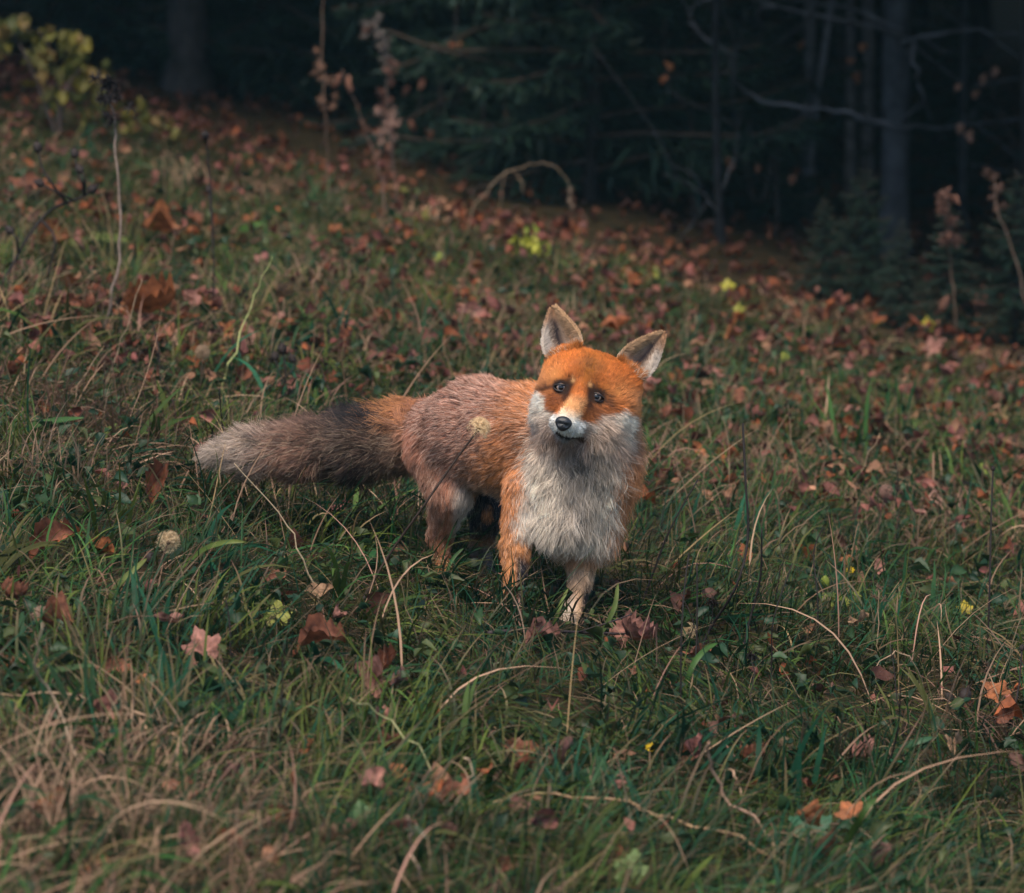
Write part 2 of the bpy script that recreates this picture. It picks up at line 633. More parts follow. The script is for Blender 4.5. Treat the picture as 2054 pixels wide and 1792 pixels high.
def leaf_mesh(si, ci):
    if (si, ci) not in LEAF_MESH:
        V, F = SHAPES[si][1]
        c = np.array(BROWNS[ci][1])
        rr = np.abs(V[:, 1])
        cc = c[None] * (1 + .25 * np.clip(1 - rr / .04, 0, 1))[:, None]
        LEAF_MESH[(si, ci)] = mesh_np('fallen_leaf', V, F, M_LEAFU, cc)
    return LEAF_MESH[(si, ci)]


SHAPE_WORD = {'oval': 'oval', 'lobed': 'wavy edged', 'maple': 'pointed lobed'}


LANDMARKS = [((60, 110), 'under the yellow leaved shrub'), ((300, 250), 'by the low yellow seedling'), ((90, 420), 'around the branching dark seed stalk'),
             ((225, 430), 'beside the tall pale stalk'), ((210, 640), 'at the foot of the tall pale stalk'), ((430, 420), 'around the dark woolly stalk'),
             ((500, 620), 'beside the slanting yellow green stalk'), ((680, 400), 'below the tall thin brown stalk'), ((790, 480), 'below the pink seed cluster stalk'),
             ((960, 480), 'under the wide bowed stalk'), ((1080, 560), 'around the small yellow green seedling'), ((1300, 580), 'below the short dark dead stem'),
             ((1470, 620), 'around the yellow lobed leaf'), ((1600, 740), 'around the flat yellow green leaf'), ((1860, 720), 'below the lone bright yellow leaf'),
             ((2020, 760), 'below the leaning wood edge stalks'), ((600, 760), 'around the black withered flower clump'), ((820, 680), 'uphill of the fox back'),
             ((980, 660), 'close behind the fox ears'), ((1400, 800), 'uphill of the fox cheek'), ((1500, 950), 'behind the tallest bare dark stem'),
             ((1700, 900), 'on the slope beyond the dark stems'), ((1960, 960), 'around the lone bright green leaf'), ((1700, 1180), 'around the tiny yellow flower'),
             ((1930, 1230), 'around the ragged yellow leaf'), ((1560, 1200), 'among the dark arched stems'), ((1880, 1420), 'around the black sunken clump'),
             ((450, 1010), 'under the fox tail'), ((150, 900), 'by the wide dark green blade'), ((130, 1130), 'by the large crumpled rust leaf'), ((330, 1130), 'around the half bare seed head'),
             ((600, 1250), 'around the yellow green twin leaf'), ((420, 1360), 'around the large dusty pink leaf'), ((130, 1450), 'in the straw patch'), ((800, 1450), 'by the long twisted leaf'),
             ((1100, 1330), 'around the fallen twig'), ((1300, 1500), 'around the bright yellow flower'), ((1480, 1580), 'around the bent reed'), ((1650, 1680), 'around the bluish lobed leaf'),
             ((1950, 1700), 'under the long broad dark blade'), ((1270, 1730), 'around the ivy shaped leaf'), ((850, 1700), 'by the upright blurred tan blade'), ((500, 1640), 'by the broad yellow green blade'),
             ((200, 1700), 'below the straw patch'), ((950, 1200), 'between the fox paws')]


def put_leaf(si, ci, p, size, R, label=None, group=None):
    k = SHAPES[si][0]
    name = BROWNS[ci][0]
    a, b, _ = project(np.asarray(p))
    near = min(LANDMARKS, key=lambda m: (m[0][0] - a) ** 2 + 1.6 * (m[0][1] - b) ** 2)[1]
    ctx = '%s %s fallen leaf %s' % (SHAPE_WORD[k], name, near)
    label = label or ctx
    o = new_obj('fallen_leaf', leaf_mesh(si, ci), None, label, 'leaf', group or '%s %s leaves %s' % (SHAPE_WORD[k], name, near))
    o.matrix_world = Matrix.Translation(Vector(p)) @ R.to_4x4() @ Matrix.Scale(size, 4)
    return o


def face_cam_rot(roll, lean=.8):
    """a leaf lying with its face turned up and towards the camera"""
    m = Matrix.Rotation(lean, 3, 'X')
    return m @ Matrix.Rotation(roll, 3, 'Z')


def build_leaves():
    # leaves that stand out in the photograph: px, py, size in px, shape, colour, roll, lean, label
    feat = [
        (410, 1335, 105, 7, 1, 1.9, 1.0, 'large flat dusty pink maple leaf in the grass below the fox tail'),
        (100, 1110, 120, 5, 0, .4, .9, 'large crumpled rust leaf beside the blurred seed head'),
        (205, 1135, 70, 1, 4, -.3, .6, 'curled orange brown leaf tucked beside the crumpled rust leaf'),
        (798, 1572, 72, 2, 4, -.5, .8, 'bright orange folded leaf lying alone in dark green grass'),
        (765, 1466, 60, 3, 1, 1.4, .9, 'small upright salmon leaf above the bright orange folded leaf'),
        (745, 1400, 110, 3, 1, -.9, .8, 'long twisted pinkish leaf hanging on grass stalks'),
        (640, 1212, 66, 0, 2, .1, .7, 'pale tan oval leaf lying before the hind paw of the fox'),
        (548, 1180, 62, 4, 0, .3, .7, 'dark red brown curled leaf in the grass under the fox tail'),
        (320, 1010, 95, 6, 0, 1.2, .9, 'tall crumpled brown leaf standing in grass below the tail tip'),
        (412, 925, 62, 0, 1, .2, .9, 'oval pink brown leaf leaning against the white tail tip'),
        (300, 650, 120, 6, 4, .0, .6, 'big curled orange brown leaf cluster propped on a dark stalk'),
        (322, 690, 75, 4, 0, .5, .7, 'rusty leaf hanging under the big curled leaf'),
        (450, 686, 55, 9, 4, .8, 1.0, 'bright salmon lobed leaf left of the tall yellow green grass stalk'.replace('left of', 'beside')),
        (100, 500, 95, 5, 4, .2, .8, 'crumpled orange leaf under the dark seed head branch'),
        (60, 385, 80, 4, 0, -.2, .7, 'broad rust leaf just above the crumpled orange leaf'),
        (325, 480, 85, 3, 4, .0, .5, 'narrow orange leaf behind the pale dry stalk'),
        (385, 620, 60, 0, 1, -.8, .9, 'small rosy leaf with a pointed tip near the pale dry stalk foot'),
        (945, 640, 70, 4, 5, -.4, .8, 'curled rose brown leaf lying uphill behind the fox ear'),
        (1045, 1535, 85, 0, 0, -.2, .7, 'smooth reddish brown oval leaf amid pale grass'),
        (1085, 1300, 90, 5, 1, .1, .6, 'pinkish wavy leaf stuck on the fallen twig'),
        (770, 1370, 75, 6, 0, .6, .7, 'rust brown curled leaf near the long twisted leaf'),
        (905, 1620, 95, 4, 0, .5, .6, 'brown leaf under the long arched dry stalk'),
        (1240, 1590, 60, 2, 5, .6, .9, 'dusky curled leaf beside the broken reed stalk'),
        (1010, 1770, 70, 5, 0, .3, .9, 'rust leaf at the foot of a bent straw blade'),
        (220, 1460, 85, 3, 1, -.6, .7, 'tapered salmon leaf in the straw patch'),
        (230, 1365, 80, 4, 0, .1, .7, 'torn rust leaf near the large dusty pink maple leaf'),
        (1700, 1140, 40, 2, 4, .2, .9, 'small orange leaf beside the tiny yellow flower'),
        (1680, 1105, 45, 5, 3, -.8, 1.0, 'dark red curled leaf above the small orange leaf'),
        (1865, 715, 60, 9, 1, .4, .9, 'pink lobed leaf lying by the lone yellow leaf at the wood edge'),
        (1955, 655, 95, 3, 1, -.9, .5, 'long pale leaf hanging from the leaning stalk at the wood edge'),
        (560, 1680, 80, 1, 0, .2, .8, 'brown leaf in deep green grass by the broad yellow blade'),
        (700, 1680, 50, 2, 5, .9, .8, 'little rose leaf lying by the lobed green leaf'),
        (640, 1310, 120, 5, 0, .1, .5, 'wide flat rust leaf under the yellow green twin leaf'),
    ]
    used = []
    for px, py, s, si, ci, roll, lean, lab in feat:
        s = s * .9
        g, dep = G(px, py + s * .25)
        p = g + np.array([0, 0, .3 * s / FX * dep + .016])
        put_leaf(si, ci, p, s / FX * dep, face_cam_rot(roll, lean), lab, 'fallen leaves that stand out')
        used.append((px, py))
    n = 0
    while n < 262:
        u = random.random()
        px, py = random.uniform(-10, 2064), random.uniform(240, 1800)
        g, dep = G(px, py)
        if g[1] > treeline(g[0]) + .2:
            continue
        dens = .16 + .75 * sstep(9.0, 11.5, g[1]) * (.5 + .5 * sstep(14.5, 12.5, g[1]))
        dens *= .55 + .9 * max(0, float(vn2(g[0], g[1], 1.2, 77)[0]) + .4)
        if 960 < py < 1260 and 820 < px < 1220 or u > dens:
            continue
        si = random.choices(range(10), [3, 3, 3, 2, 3, 3, 3, 1, 1, 1])[0]
        ci = random.choices(range(6), [4, 4, 1.5, 2, 3, 4])[0]
        size = random.uniform(.034, .064) * (1 - .22 * float(sstep(9, 13, g[1]))) * (1 if si < 7 else .9)
        p = g + np.array([0, 0, random.uniform(.012, .055)])
        R = rot_rand(.8)
        if random.random() < .5:
            R = Matrix.Rotation(.45, 3, 'X') @ R
        put_leaf(si, ci, p, size, R)
        n += 1


build_leaves()


def scatter_leaf_stuff(name, label, x, y, zoff, size, pal, tmax, mat=None, prof='oval', seed=1, jit=.2):
    """loose leaves too many to count, one mesh"""
    n = len(x)
    vs = []
    for k in range(4):
        vs.append(leaf_grid(BEECH if prof != 'oak' else OAK, 1, [.3, .36, .28, .33][k], [.2, .5, .7, .1][k], [.6, -.4, .9, .2][k], [.5, 1.2, -.5, .9][k], .06, na=5, nc=3, seed=seed + k))
    kk = rng.integers(0, 4, n)
    base = np.stack([v[0] for v in vs])[kk] * np.asarray(size)[:, None, None]
    a, b, c = rng.random(n) * 6.283, rng.normal(0, tmax, n), rng.normal(0, tmax, n)
    ca, sa, cb, sb, cc, sc_ = np.cos(a), np.sin(a), np.cos(b), np.sin(b), np.cos(c), np.sin(c)
    o, z = np.ones(n), np.zeros(n)
    Rx = np.stack([o, z, z, z, cb, -sb, z, sb, cb], 1).reshape(n, 3, 3)
    Ry = np.stack([cc, z, sc_, z, o, z, -sc_, z, cc], 1).reshape(n, 3, 3)
    Rz = np.stack([ca, -sa, z, sa, ca, z, z, z, o], 1).reshape(n, 3, 3)
    R = Rz @ Rx @ Ry
    v = np.einsum('nij,nkj->nki', R, base) + np.stack([x, y, gz(x, y) + zoff], 1)[:, None]
    nv = base.shape[1]
    q = (vs[0][1][None] + (np.arange(n) * nv)[:, None, None]).reshape(-1, 4)
    col = np.repeat(pick(pal, n, jit), nv, 0)
    return new_obj(name, mesh_np(name, v.reshape(-1, 3), q, mat or M_LEAF, col), kind='stuff', label=label)


def build_litter():
    BP = [c for _, c in BROWNS]
    # scattered in the upper meadow
    n = 16500
    x, y = frame_field(n, 5.6, 18, .7, .8)
    dens = (.16 + .62 * sstep(8.2, 11.0, y)) * (.20 + 1.4 * np.clip(vn2(x, y, 1.2, 77) + .6 * vn2(x, y, 3.1, 78) + .15, 0, .8))
    ok = (rng.random(n) < dens) & (y < treeline(x) + .3)
    x, y = x[ok], y[ok]
    scatter_leaf_stuff('leaves', 'small brown and rose fallen leaves strewn through the upper meadow', x, y, .006 + .045 * rng.random(len(x)), .018 + .038 * rng.random(len(x)) ** 1.3, [tuple(np.array(b) * (.95, .8, .8)) for b in BP], .7)
    # forest floor
    n = 17000
    y = 12 + 24 * rng.random(n) ** 1.3
    x = (rng.random(n) * 2 - 1) * (.1116 * y + 1.6)
    ok = y > treeline(x) - .9 + .6 * vn2(x, y, 1.0, 15)
    x, y = x[ok], y[ok]
    scatter_leaf_stuff('leaf_litter', 'orange brown leaf litter carpeting the forest floor under the trees', x, y, .003 + .03 * rng.random(len(x)), (.022 + .03 * rng.random(len(x))),
                       [(.12, .042, .022), (.15, .054, .026), (.10, .04, .027), (.055, .028, .02)], .6, seed=9)
    # low broad-leaved herbs between the grass
    n = 9000
    x, y = frame_field(n, 5.2, 15.5, .7)
    ok = (vn2(x, y, 2.2, 101) + rng.normal(0, .35, n) > .12) & (y < treeline(x))
    x, y = x[ok], y[ok]
    scatter_leaf_stuff('low_herbs', 'small dark green herb leaves growing low between the grass', x, y, .015 + .045 * rng.random(len(x)), .014 + .026 * rng.random(len(x)),
                       [(.014, .042, .020), (.024, .056, .020), (.018, .040, .016), (.05, .068, .02)], .5, mat=M_GREEN, seed=30)


build_litter()


# ------------------------------------------------------------------ fox
# camera-aligned working frame: x right, y away from the camera (0 = 8 m off), z up
def lp(px, py, d):
    return np.array([(px - CX) / FX * (8 + d), d, (CY - py) / FX * (8 + d)])


def l2w(v):
    v = np.asarray(v)
    return CAM + v[..., 0:1] * RGT + (8 + v[..., 1:2]) * FWD + v[..., 2:3] * UP


def l2wd(v):
    return v[..., 0:1] * RGT + v[..., 1:2] * FWD + v[..., 2:3] * UP


def l2p(v):
    return CX + FX * v[:, 0] / (8 + v[:, 1]), CY - FX * v[:, 2] / (8 + v[:, 1])


PXM = 1 / 1150.0
HU = np.array([.967, 0, -.252])            # along the eye line (image right, tilted down)
HV = np.array([.252, 0, .967])             # up the face
HW = np.array([0, -1.0, 0])                # towards the camera
HO = lp(1162, 787, -.17)


def hp(u, v, w):
    return HO + PXM * (u * HU + v * HV + w * HW)


HROT = np.stack([HU, HV, HW])
HEAD, RUFF, BODY, TAIL, LEG = range(5)
FB = unit(lp(890, 868, .27) - lp(1150, 935, -.05))        # from chest to rump
DN = np.array([0, 0, -1.0])
PR = []


def rc(a, ra, b, rb, k, reg, flow, ln):
    PR.append(dict(t='rc', a=np.array(a), b=np.array(b), ra=ra * PXM, rb=rb * PXM, k=k * PXM, reg=reg, flow=unit(flow), ln=ln))


def el(c, r, k, reg, flow, ln, rot=None):
    PR.append(dict(t='el', c=np.array(c), r=np.array(r) * PXM, k=k * PXM, reg=reg, flow=unit(flow), ln=ln, rot=rot))


def hel(u, v, w, r, k, ln=.012):
    el(hp(u, v, w), r, k, HEAD, -HW, ln, HROT)


# trunk
rc(lp(892, 868, .27), 72, lp(962, 862, .16), 96, 30, BODY, FB + .25 * DN, .024)
rc(lp(962, 862, .16), 96, lp(1065, 880, .03), 97, 30, BODY, FB + .3 * DN, .024)
rc(lp(1065, 882, .03), 94, lp(1150, 940, -.04), 84, 40, BODY, FB + .5 * DN, .026)
rc(lp(960, 885, .16), 82, lp(1080, 935, .02), 75, 40, BODY, FB + .5 * DN, .026)
# neck and chest
rc(lp(1168, 945, -.04), 84, lp(1182, 830, -.06), 80, 40, RUFF, DN + .1 * HW, .030)
rc(lp(1158, 950, -.07), 84, lp(1134, 1042, -.08), 60, 40, RUFF, DN + .15 * HW, .032)
rc(lp(1196, 945, -.04), 62, lp(1190, 1066, -.055), 42, 40, RUFF, DN + .1 * HW, .034)
# front legs
rc(lp(1188, 1015, -.03), 48, lp(1168, 1118, -.05), 28, 30, LEG, DN, .018)
rc(lp(1168, 1118, -.05), 27, lp(1158, 1215, -.06), 19, 12, LEG, DN, .011)
rc(lp(1158, 1215, -.06), 22, lp(1149, 1248, -.08), 25, 12, LEG, DN, .008)
rc(lp(1062, 985, -.06), 50, lp(1036, 1092, -.07), 28, 30, LEG, DN, .017)
rc(lp(1036, 1092, -.07), 27, lp(1031, 1200, -.09), 19, 12, LEG, DN, .011)
rc(lp(1031, 1200, -.09), 21, lp(1023, 1234, -.115), 24, 12, LEG, DN, .008)
# hind legs
rc(lp(878, 905, .21), 62, lp(905, 985, .16), 42, 40, LEG, DN + .2 * FB, .024)
rc(lp(905, 985, .16), 40, lp(882, 1075, .215), 23, 20, LEG, DN + .2 * FB, .018)
rc(lp(882, 1075, .215), 22, lp(888, 1145, .20), 17, 12, LEG, DN, .011)
rc(lp(888, 1145, .20), 17, lp(899, 1165, .17), 21, 12, LEG, DN, .008)
rc(lp(955, 935, .31), 48, lp(978, 1025, .28), 33, 30, LEG, DN, .018)
rc(lp(978, 1025, .28), 32, lp(964, 1095, .33), 21, 20, LEG, DN, .014)
rc(lp(964, 1095, .33), 20, lp(972, 1148, .32), 17, 12, LEG, DN, .010)
rc(lp(972, 1148, .32), 17, lp(982, 1160, .29), 20, 12, LEG, DN, .008)
# tail
TLF = np.array([-1.0, 0, -.08])
rc(lp(872, 850, .30), 38, lp(806, 876, .32), 54, 30, TAIL, TLF, .034)
rc(lp(806, 876, .32), 54, lp(712, 893, .32), 59, 30, TAIL, TLF, .033)
rc(lp(712, 893, .32), 58, lp(600, 903, .31), 42, 30, TAIL, TLF, .035)
rc(lp(600, 903, .31), 42, lp(500, 908, .30), 28, 30, TAIL, TLF, .035)
rc(lp(500, 908, .30), 27, lp(428, 914, .29), 10, 30, TAIL, TLF, .033)
NTRUNK = len(PR)
# head
hel(18, 24, -52, (82, 64, 56), 22, .009)
hel(6, 14, -22, (60, 44, 26), 26, .008)
hel(-36, 52, -74, (36, 34, 36), 22, .010)
hel(76, 50, -78, (37, 34, 36), 22, .010)
hel(-42, 14, -62, (35, 42, 40), 24, .010)
hel(79, 12, -66, (37, 42, 42), 24, .011)
rc(hp(4, -2, 2), 22, hp(-11, -62, 64), 23, 16, HEAD, -HW, .007)
rc(hp(4, -30, -10), 36, hp(-8, -66, 42), 22, 16, HEAD, -HW, .007)
hel(-24, -70, 44, (18, 16, 24), 11, .006)
hel(6, -71, 42, (22, 17, 26), 11, .006)
rc(hp(4, -62, -5), 34, hp(-8, -88, 36), 13, 10, HEAD, -HW, .010)
hel(-40, -20, -48, (36, 38, 46), 26, .014)
hel(-42, -56, -74, (32, 36, 46), 34, .024)
hel(76, -14, -52, (42, 40, 50), 26, .016)
hel(77, -52, -78, (42, 40, 50), 34, .027)
rc(hp(20, -66, -44), 62, lp(1178, 900, -.07), 80, 36, RUFF, DN + .3 * HW, .034)


def sdf(p, X):
    """distance of the points X (...,3) to one primitive"""
    if p['t'] == 'rc':
        ba = p['b'] - p['a']
        pa = X - p['a']
        t = np.clip((pa @ ba) / (ba @ ba), 0, 1)
        return np.linalg.norm(pa - t[..., None] * ba, axis=-1) - (p['ra'] + (p['rb'] - p['ra']) * t)
    q = X - p['c']
    if p['rot'] is not None:
        q = q @ p['rot'].T
    k0 = np.linalg.norm(q / p['r'], axis=-1)
    k1 = np.linalg.norm(q / p['r'] ** 2, axis=-1)
    return k0 * (k0 - 1) / np.maximum(k1, 1e-6)


def axis_fine(a, b, f0, f1, coarse, fine):
    out = [a]
    while out[-1] < b:
        x = out[-1]
        out.append(x + (fine if f0 - .01 < x < f1 else coarse))
    return np.array(out)


def surface_nets(F, xs, ys, zs):
    nx, ny, nz = F.shape
    S = F < 0
    num = np.zeros((nx - 1, ny - 1, nz - 1))
    acc = np.zeros((nx - 1, ny - 1, nz - 1, 3))
    ax = (xs, ys, zs)
    for d in range(3):
        o1, o2 = [(1, 2), (0, 2), (0, 1)][d]
        for s1 in (0, 1):
            for s2 in (0, 1):
                sl0 = [slice(0, -1)] * 3
                sl0[o1] = slice(s1, F.shape[o1] - 1 + s1)
                sl0[o2] = slice(s2, F.shape[o2] - 1 + s2)
                sl1 = list(sl0)
                sl1[d] = slice(1, F.shape[d])
                f0, f1 = F[tuple(sl0)], F[tuple(sl1)]
                idx = np.nonzero((f0 < 0) != (f1 < 0))
                a, b = f0[idx], f1[idx]
                t = a / (a - b)
                pt = np.zeros((len(t), 3))
                g = [np.array(i) for i in idx]
                pt[:, d] = ax[d][g[d]] * (1 - t) + ax[d][g[d] + 1] * t
                pt[:, o1] = ax[o1][g[o1] + s1]
                pt[:, o2] = ax[o2][g[o2] + s2]
                num[idx] += 1
                acc[idx] += pt
    cells = num > 0
    vid = np.full(num.shape, -1, np.int64)
    vid[cells] = np.arange(cells.sum())
    V = acc[cells] / num[cells][:, None]
    Q = []
    for d in range(3):
        o1, o2 = [(1, 2), (2, 0), (0, 1)][d]
        sl0, sl1 = [slice(1, -1)] * 3, [slice(1, -1)] * 3
        sl0[d], sl1[d] = slice(0, -1), slice(1, None)
        s0, s1 = S[tuple(sl0)], S[tuple(sl1)]
        for flip in (False, True):
            m = (s0 & ~s1) if not flip else (~s0 & s1)
            g = list(np.nonzero(m))
            g[o1], g[o2] = g[o1] + 1, g[o2] + 1
            c = []
            for da, db in ((1, 1), (0, 1), (0, 0), (1, 0)):
                h = [x.copy() for x in g]
                h[o1] -= da
                h[o2] -= db
                c.append(vid[tuple(h)])
            q = np.stack(c, 1)
            Q.append(q[:, ::-1] if flip else q)
    return V, np.concatenate(Q)


def fox_surface():
    a, b = lp(395, 1290, .1), lp(1310, 670, .1)
    xs = axis_fine(a[0] - .01, b[0] + .01, lp(1065, 0, 0)[0], lp(1300, 0, 0)[0], .0058, .0034)
    ys = axis_fine(-.27, .43, -.25, -.03, .0058, .0034)
    zs = axis_fine(a[2] - .01, b[2] + .01, lp(0, 905, 0)[2], lp(0, 680, 0)[2], .0058, .0034)
    F = np.full((len(xs), len(ys), len(zs)), .05, np.float64)
    for p in PR:
        if p['t'] == 'rc':
            lo = np.minimum(p['a'] - p['ra'], p['b'] - p['rb'])
            hi = np.maximum(p['a'] + p['ra'], p['b'] + p['rb'])
        else:
            m = p['r'].max()
            lo, hi = p['c'] - m, p['c'] + m
        e = p['k'] + .045
        i0, i1 = np.searchsorted(xs, [lo[0] - e, hi[0] + e])
        j0, j1 = np.searchsorted(ys, [lo[1] - e, hi[1] + e])
        k0, k1 = np.searchsorted(zs, [lo[2] - e, hi[2] + e])
        X = np.stack(np.meshgrid(xs[i0:i1], ys[j0:j1], zs[k0:k1], indexing='ij'), -1)
        d = sdf(p, X)
        A = F[i0:i1, j0:j1, k0:k1]
        h = np.maximum(p['k'] - np.abs(A - d), 0) / p['k']
        F[i0:i1, j0:j1, k0:k1] = np.minimum(A, d) - h * h * p['k'] * .25
    V, Q = surface_nets(F, xs, ys, zs)
    # relax
    E = np.concatenate([Q[:, [0, 1]], Q[:, [1, 2]], Q[:, [2, 3]], Q[:, [3, 0]]])
    E = np.concatenate([E, E[:, ::-1]])
    cnt = np.bincount(E[:, 0], minlength=len(V))[:, None]
    for _ in range(3):
        s = np.stack([np.bincount(E[:, 0], weights=V[E[:, 1], k], minlength=len(V)) for k in range(3)], 1)
        V = V * .5 + .5 * s / np.maximum(cnt, 1)
    return V, Q


def blend(c, target, w):
    return c * (1 - w[:, None]) + np.asarray(target) * w[:, None]


def fox_fields(X, N):
    """region weights, flow, length and fur colour for points X of the skin (working frame)"""
    n = len(X)
    D = np.stack([sdf(p, X) for p in PR], 1)
    wt = np.exp(-(D - D.min(1, keepdims=True)) / .010)
    wt /= wt.sum(1, keepdims=True)
    reg = np.zeros((n, 5))
    flow = np.zeros((n, 3))
    ln = np.zeros(n)
    for i, p in enumerate(PR):
        reg[:, p['reg']] += wt[:, i]
        flow += wt[:, i:i + 1] * p['flow']
        ln += wt[:, i] * p['ln']
    px, py = l2p(X)
    q = (X - HO) @ HROT.T / PXM
    u, v, w = q.T
    nose = hp(-14, -66, 62)
    hd = reg[:, HEAD]
    away = unit(X - nose) + .5 * np.array([0, 1.0, 0])
    away = away + np.where((v < -5)[:, None], .5 * DN, .25 * HV)
    flow = flow * (1 - hd[:, None]) + unit(away) * hd[:, None]
    for eu, ev in ((-37, 0), (36, 0)):
        r = np.hypot(u - eu, (v - ev) * 1.15)
        rep = np.exp(-(r / 24) ** 2) * hd
        dirv = unit((u - eu)[:, None] * HU + (v - ev)[:, None] * HV)
        flow = flow * (1 - rep[:, None]) + dirv * rep[:, None] * 1.2
        ln = ln * (1 - .8 * np.exp(-(r / 26) ** 2) * hd)
    # chest hair parts outwards from the middle line
    mid = np.clip((px - 1165) / 110, -1, 1) * reg[:, RUFF]
    flow = flow + .35 * mid[:, None] * np.array([1.0, 0, 0])
    flow = unit(flow - (flow * N).sum(1, keepdims=True) * N)

    # ---------------- colour
    front = sstep(.45, -.05, N[:, 1])
    c = np.tile(np.array([.40, .175, .112]), (n, 1))
    org = sstep(45, 140, (px - 900) * .9 + (py - 830) * .45) * (1 - reg[:, TAIL])
    c = blend(c, (.57, .225, .086), org)
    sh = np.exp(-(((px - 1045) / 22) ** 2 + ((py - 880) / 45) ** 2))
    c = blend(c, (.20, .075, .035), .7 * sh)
    c = blend(c, (.22, .125, .085), sstep(905, 870, px) * sstep(880, 960, py) * (1 - reg[:, TAIL]) * .7)
    # legs
    lg = reg[:, LEG]
    c = blend(c, (.56, .24, .095), lg * sstep(990, 1015, px) * sstep(1040, 1090, py))
    lf = lg * sstep(1105, 1120, px) * sstep(1100, 1150, py)
    c = blend(c, (.58, .38, .24), lf * .9)
    c = blend(c, (.62, .50, .40), lf * sstep(1165, 1140, px) * sstep(1170, 1215, py))
    c = blend(c, (.018, .016, .018), lf * sstep(1166, 1178, px - (1160 - py) * .12) * sstep(1160, 1190, py))
    rf = lg * (px > 1005) * (px < 1090)
    c = blend(c, (.018, .016, .02), rf * sstep(1030, 1040, px) * sstep(1066, 1052, px) * sstep(1095, 1125, py))
    c = blend(c, (.02, .018, .02), rf * sstep(1185, 1205, py))
    rh = lg * (px < 950) * (X[:, 1] < .29)
    c = blend(c, (.60, .52, .45), rh * sstep(898, 925, px) * sstep(945, 985, py) * sstep(1100, 1065, py))
    c = blend(c, (.25, .105, .055), rh * sstep(1050, 1085, py))
    c = blend(c, (.45, .19, .07), rh * sstep(1110, 1130, py) * .8)
    lh = lg * (X[:, 1] > .25) * (px > 938)
    c = blend(c, (.03, .026, .03), lh * sstep(1090, 1060, py))  # far hind leg blackened, shadow between the legs painted in
    c = blend(c, (.20, .16, .14), lh * sstep(1075, 1100, py))
    # belly
    c = blend(c, (.42, .33, .26), sstep(-.55, -.95, N[:, 2]) * reg[:, BODY] * .8)
    # tail: the colours mix hair by hair
    px0, py0 = px, py
    px = px + rng.normal(0, 24, n)
    py = py + rng.normal(0, 9, n)
    tl = reg[:, TAIL] * sstep(858, 822, px)
    tc = np.tile(np.array([.27, .165, .11]), (n, 1))
    tc = blend(tc, (.46, .19, .07), sstep(740, 790, px) * sstep(880, 845, py))
    tc = blend(tc, (.065, .04, .032), sstep(790, 740, px) * sstep(590, 680, px) * .9)
    tc = blend(tc, (.012, .011, .014), sstep(780, 762, px) * sstep(640, 700, px) * sstep(872, 846, py))
    tc = blend(tc, (.05, .035, .03), sstep(905, 950, py) * sstep(520, 600, px) * sstep(800, 770, px) * .8)
    tc = blend(tc, (.30, .155, .105), sstep(660, 600, px))
    tc = blend(tc, (.10, .06, .05), sstep(660, 600, px) * sstep(500, 560, px) * sstep(890, 862, py) * .8)
    tc = blend(tc, (.46, .375, .305), sstep(590, 470, px) * .9)
    straw = (rng.random(n) < .16) * sstep(850, 890, py0)
    tc = blend(tc, (.42, .31, .21), straw * .8)
    c = c * (1 - tl[:, None]) + tc * tl[:, None]
    px, py = px0, py0
    # throat and chest
    bx = np.interp(py, [780, 830, 870, 950, 1000, 1045, 1085, 1130], [1170, 1105, 1076, 1060, 1048, 1034, 1044, 1120])
    rx = np.interp(py, [800, 870, 950, 1050, 1110], [1258, 1250, 1238, 1228, 1222])
    bx = bx + rng.normal(0, 9, n)
    rx = rx + rng.normal(0, 9, n)
    cm = sstep(-14, 12, px - bx) * sstep(14, -12, px - rx) * front * sstep(1125, 1085, py) * (1 - hd) * (1 - lg * sstep(1060, 1100, py)) * (reg[:, RUFF] + reg[:, BODY] + lg).clip(0, 1)
    c = blend(c, (.72, .60, .475), cm)
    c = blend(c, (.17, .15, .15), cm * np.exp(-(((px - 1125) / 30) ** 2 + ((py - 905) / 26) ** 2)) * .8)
    c = blend(c, (.10, .085, .08), cm * np.exp(-(((px - 1172) / 26) ** 2 + ((py - 905) / 40) ** 2)) * .9)  # grey throat streaks, darkened with the painted shadow under the jaw
    c = c * (1 + cm * (.38 * vnoise(X * np.array([75, 75, 24]), 12) + .25 * vnoise(X * np.array([170, 170, 60]), 13)))[:, None]
    crev = np.exp(-((px - 1160 - .18 * (py - 900)) / 5) ** 2) + np.exp(-((px - 1186 - .12 * (py - 900)) / 5) ** 2)  # shaded crevices of the ruff, painted dark into the fur
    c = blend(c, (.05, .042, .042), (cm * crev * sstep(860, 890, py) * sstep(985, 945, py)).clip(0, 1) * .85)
    c = blend(c, (.62, .55, .48), cm * sstep(1090, 1064, px) * .6)
    c = blend(c, (.24, .20, .185), cm * np.exp(-(((px - 1150) / 30) ** 2 + ((py - 1000) / 70) ** 2)) * .5)
    # face
    hc = np.tile(np.array([.50, .140, .028]), (n, 1))
    hc = hc * (1 + .22 * vnoise(X * 70, 8) + .16 * vnoise(X * 190, 9))[:, None]
    hc = blend(hc, (.54, .25, .11), sstep(55, 95, np.abs(u - 18)) * sstep(40, 10, v) * .7)
    hc = blend(hc, (.19, .075, .012), np.exp(-(((u - 9) / (12 + .28 * np.clip(v, 0, 90))) ** 2 + ((v - 52) / 34) ** 2)) * .75)
    hc = blend(hc, (.30, .10, .03), sstep(78, 95, v) * .5)
    hc = blend(hc, (.60, .24, .075), np.exp(-(((u + 60) / 25) ** 2 + ((v - 22) / 25) ** 2)) * .7)
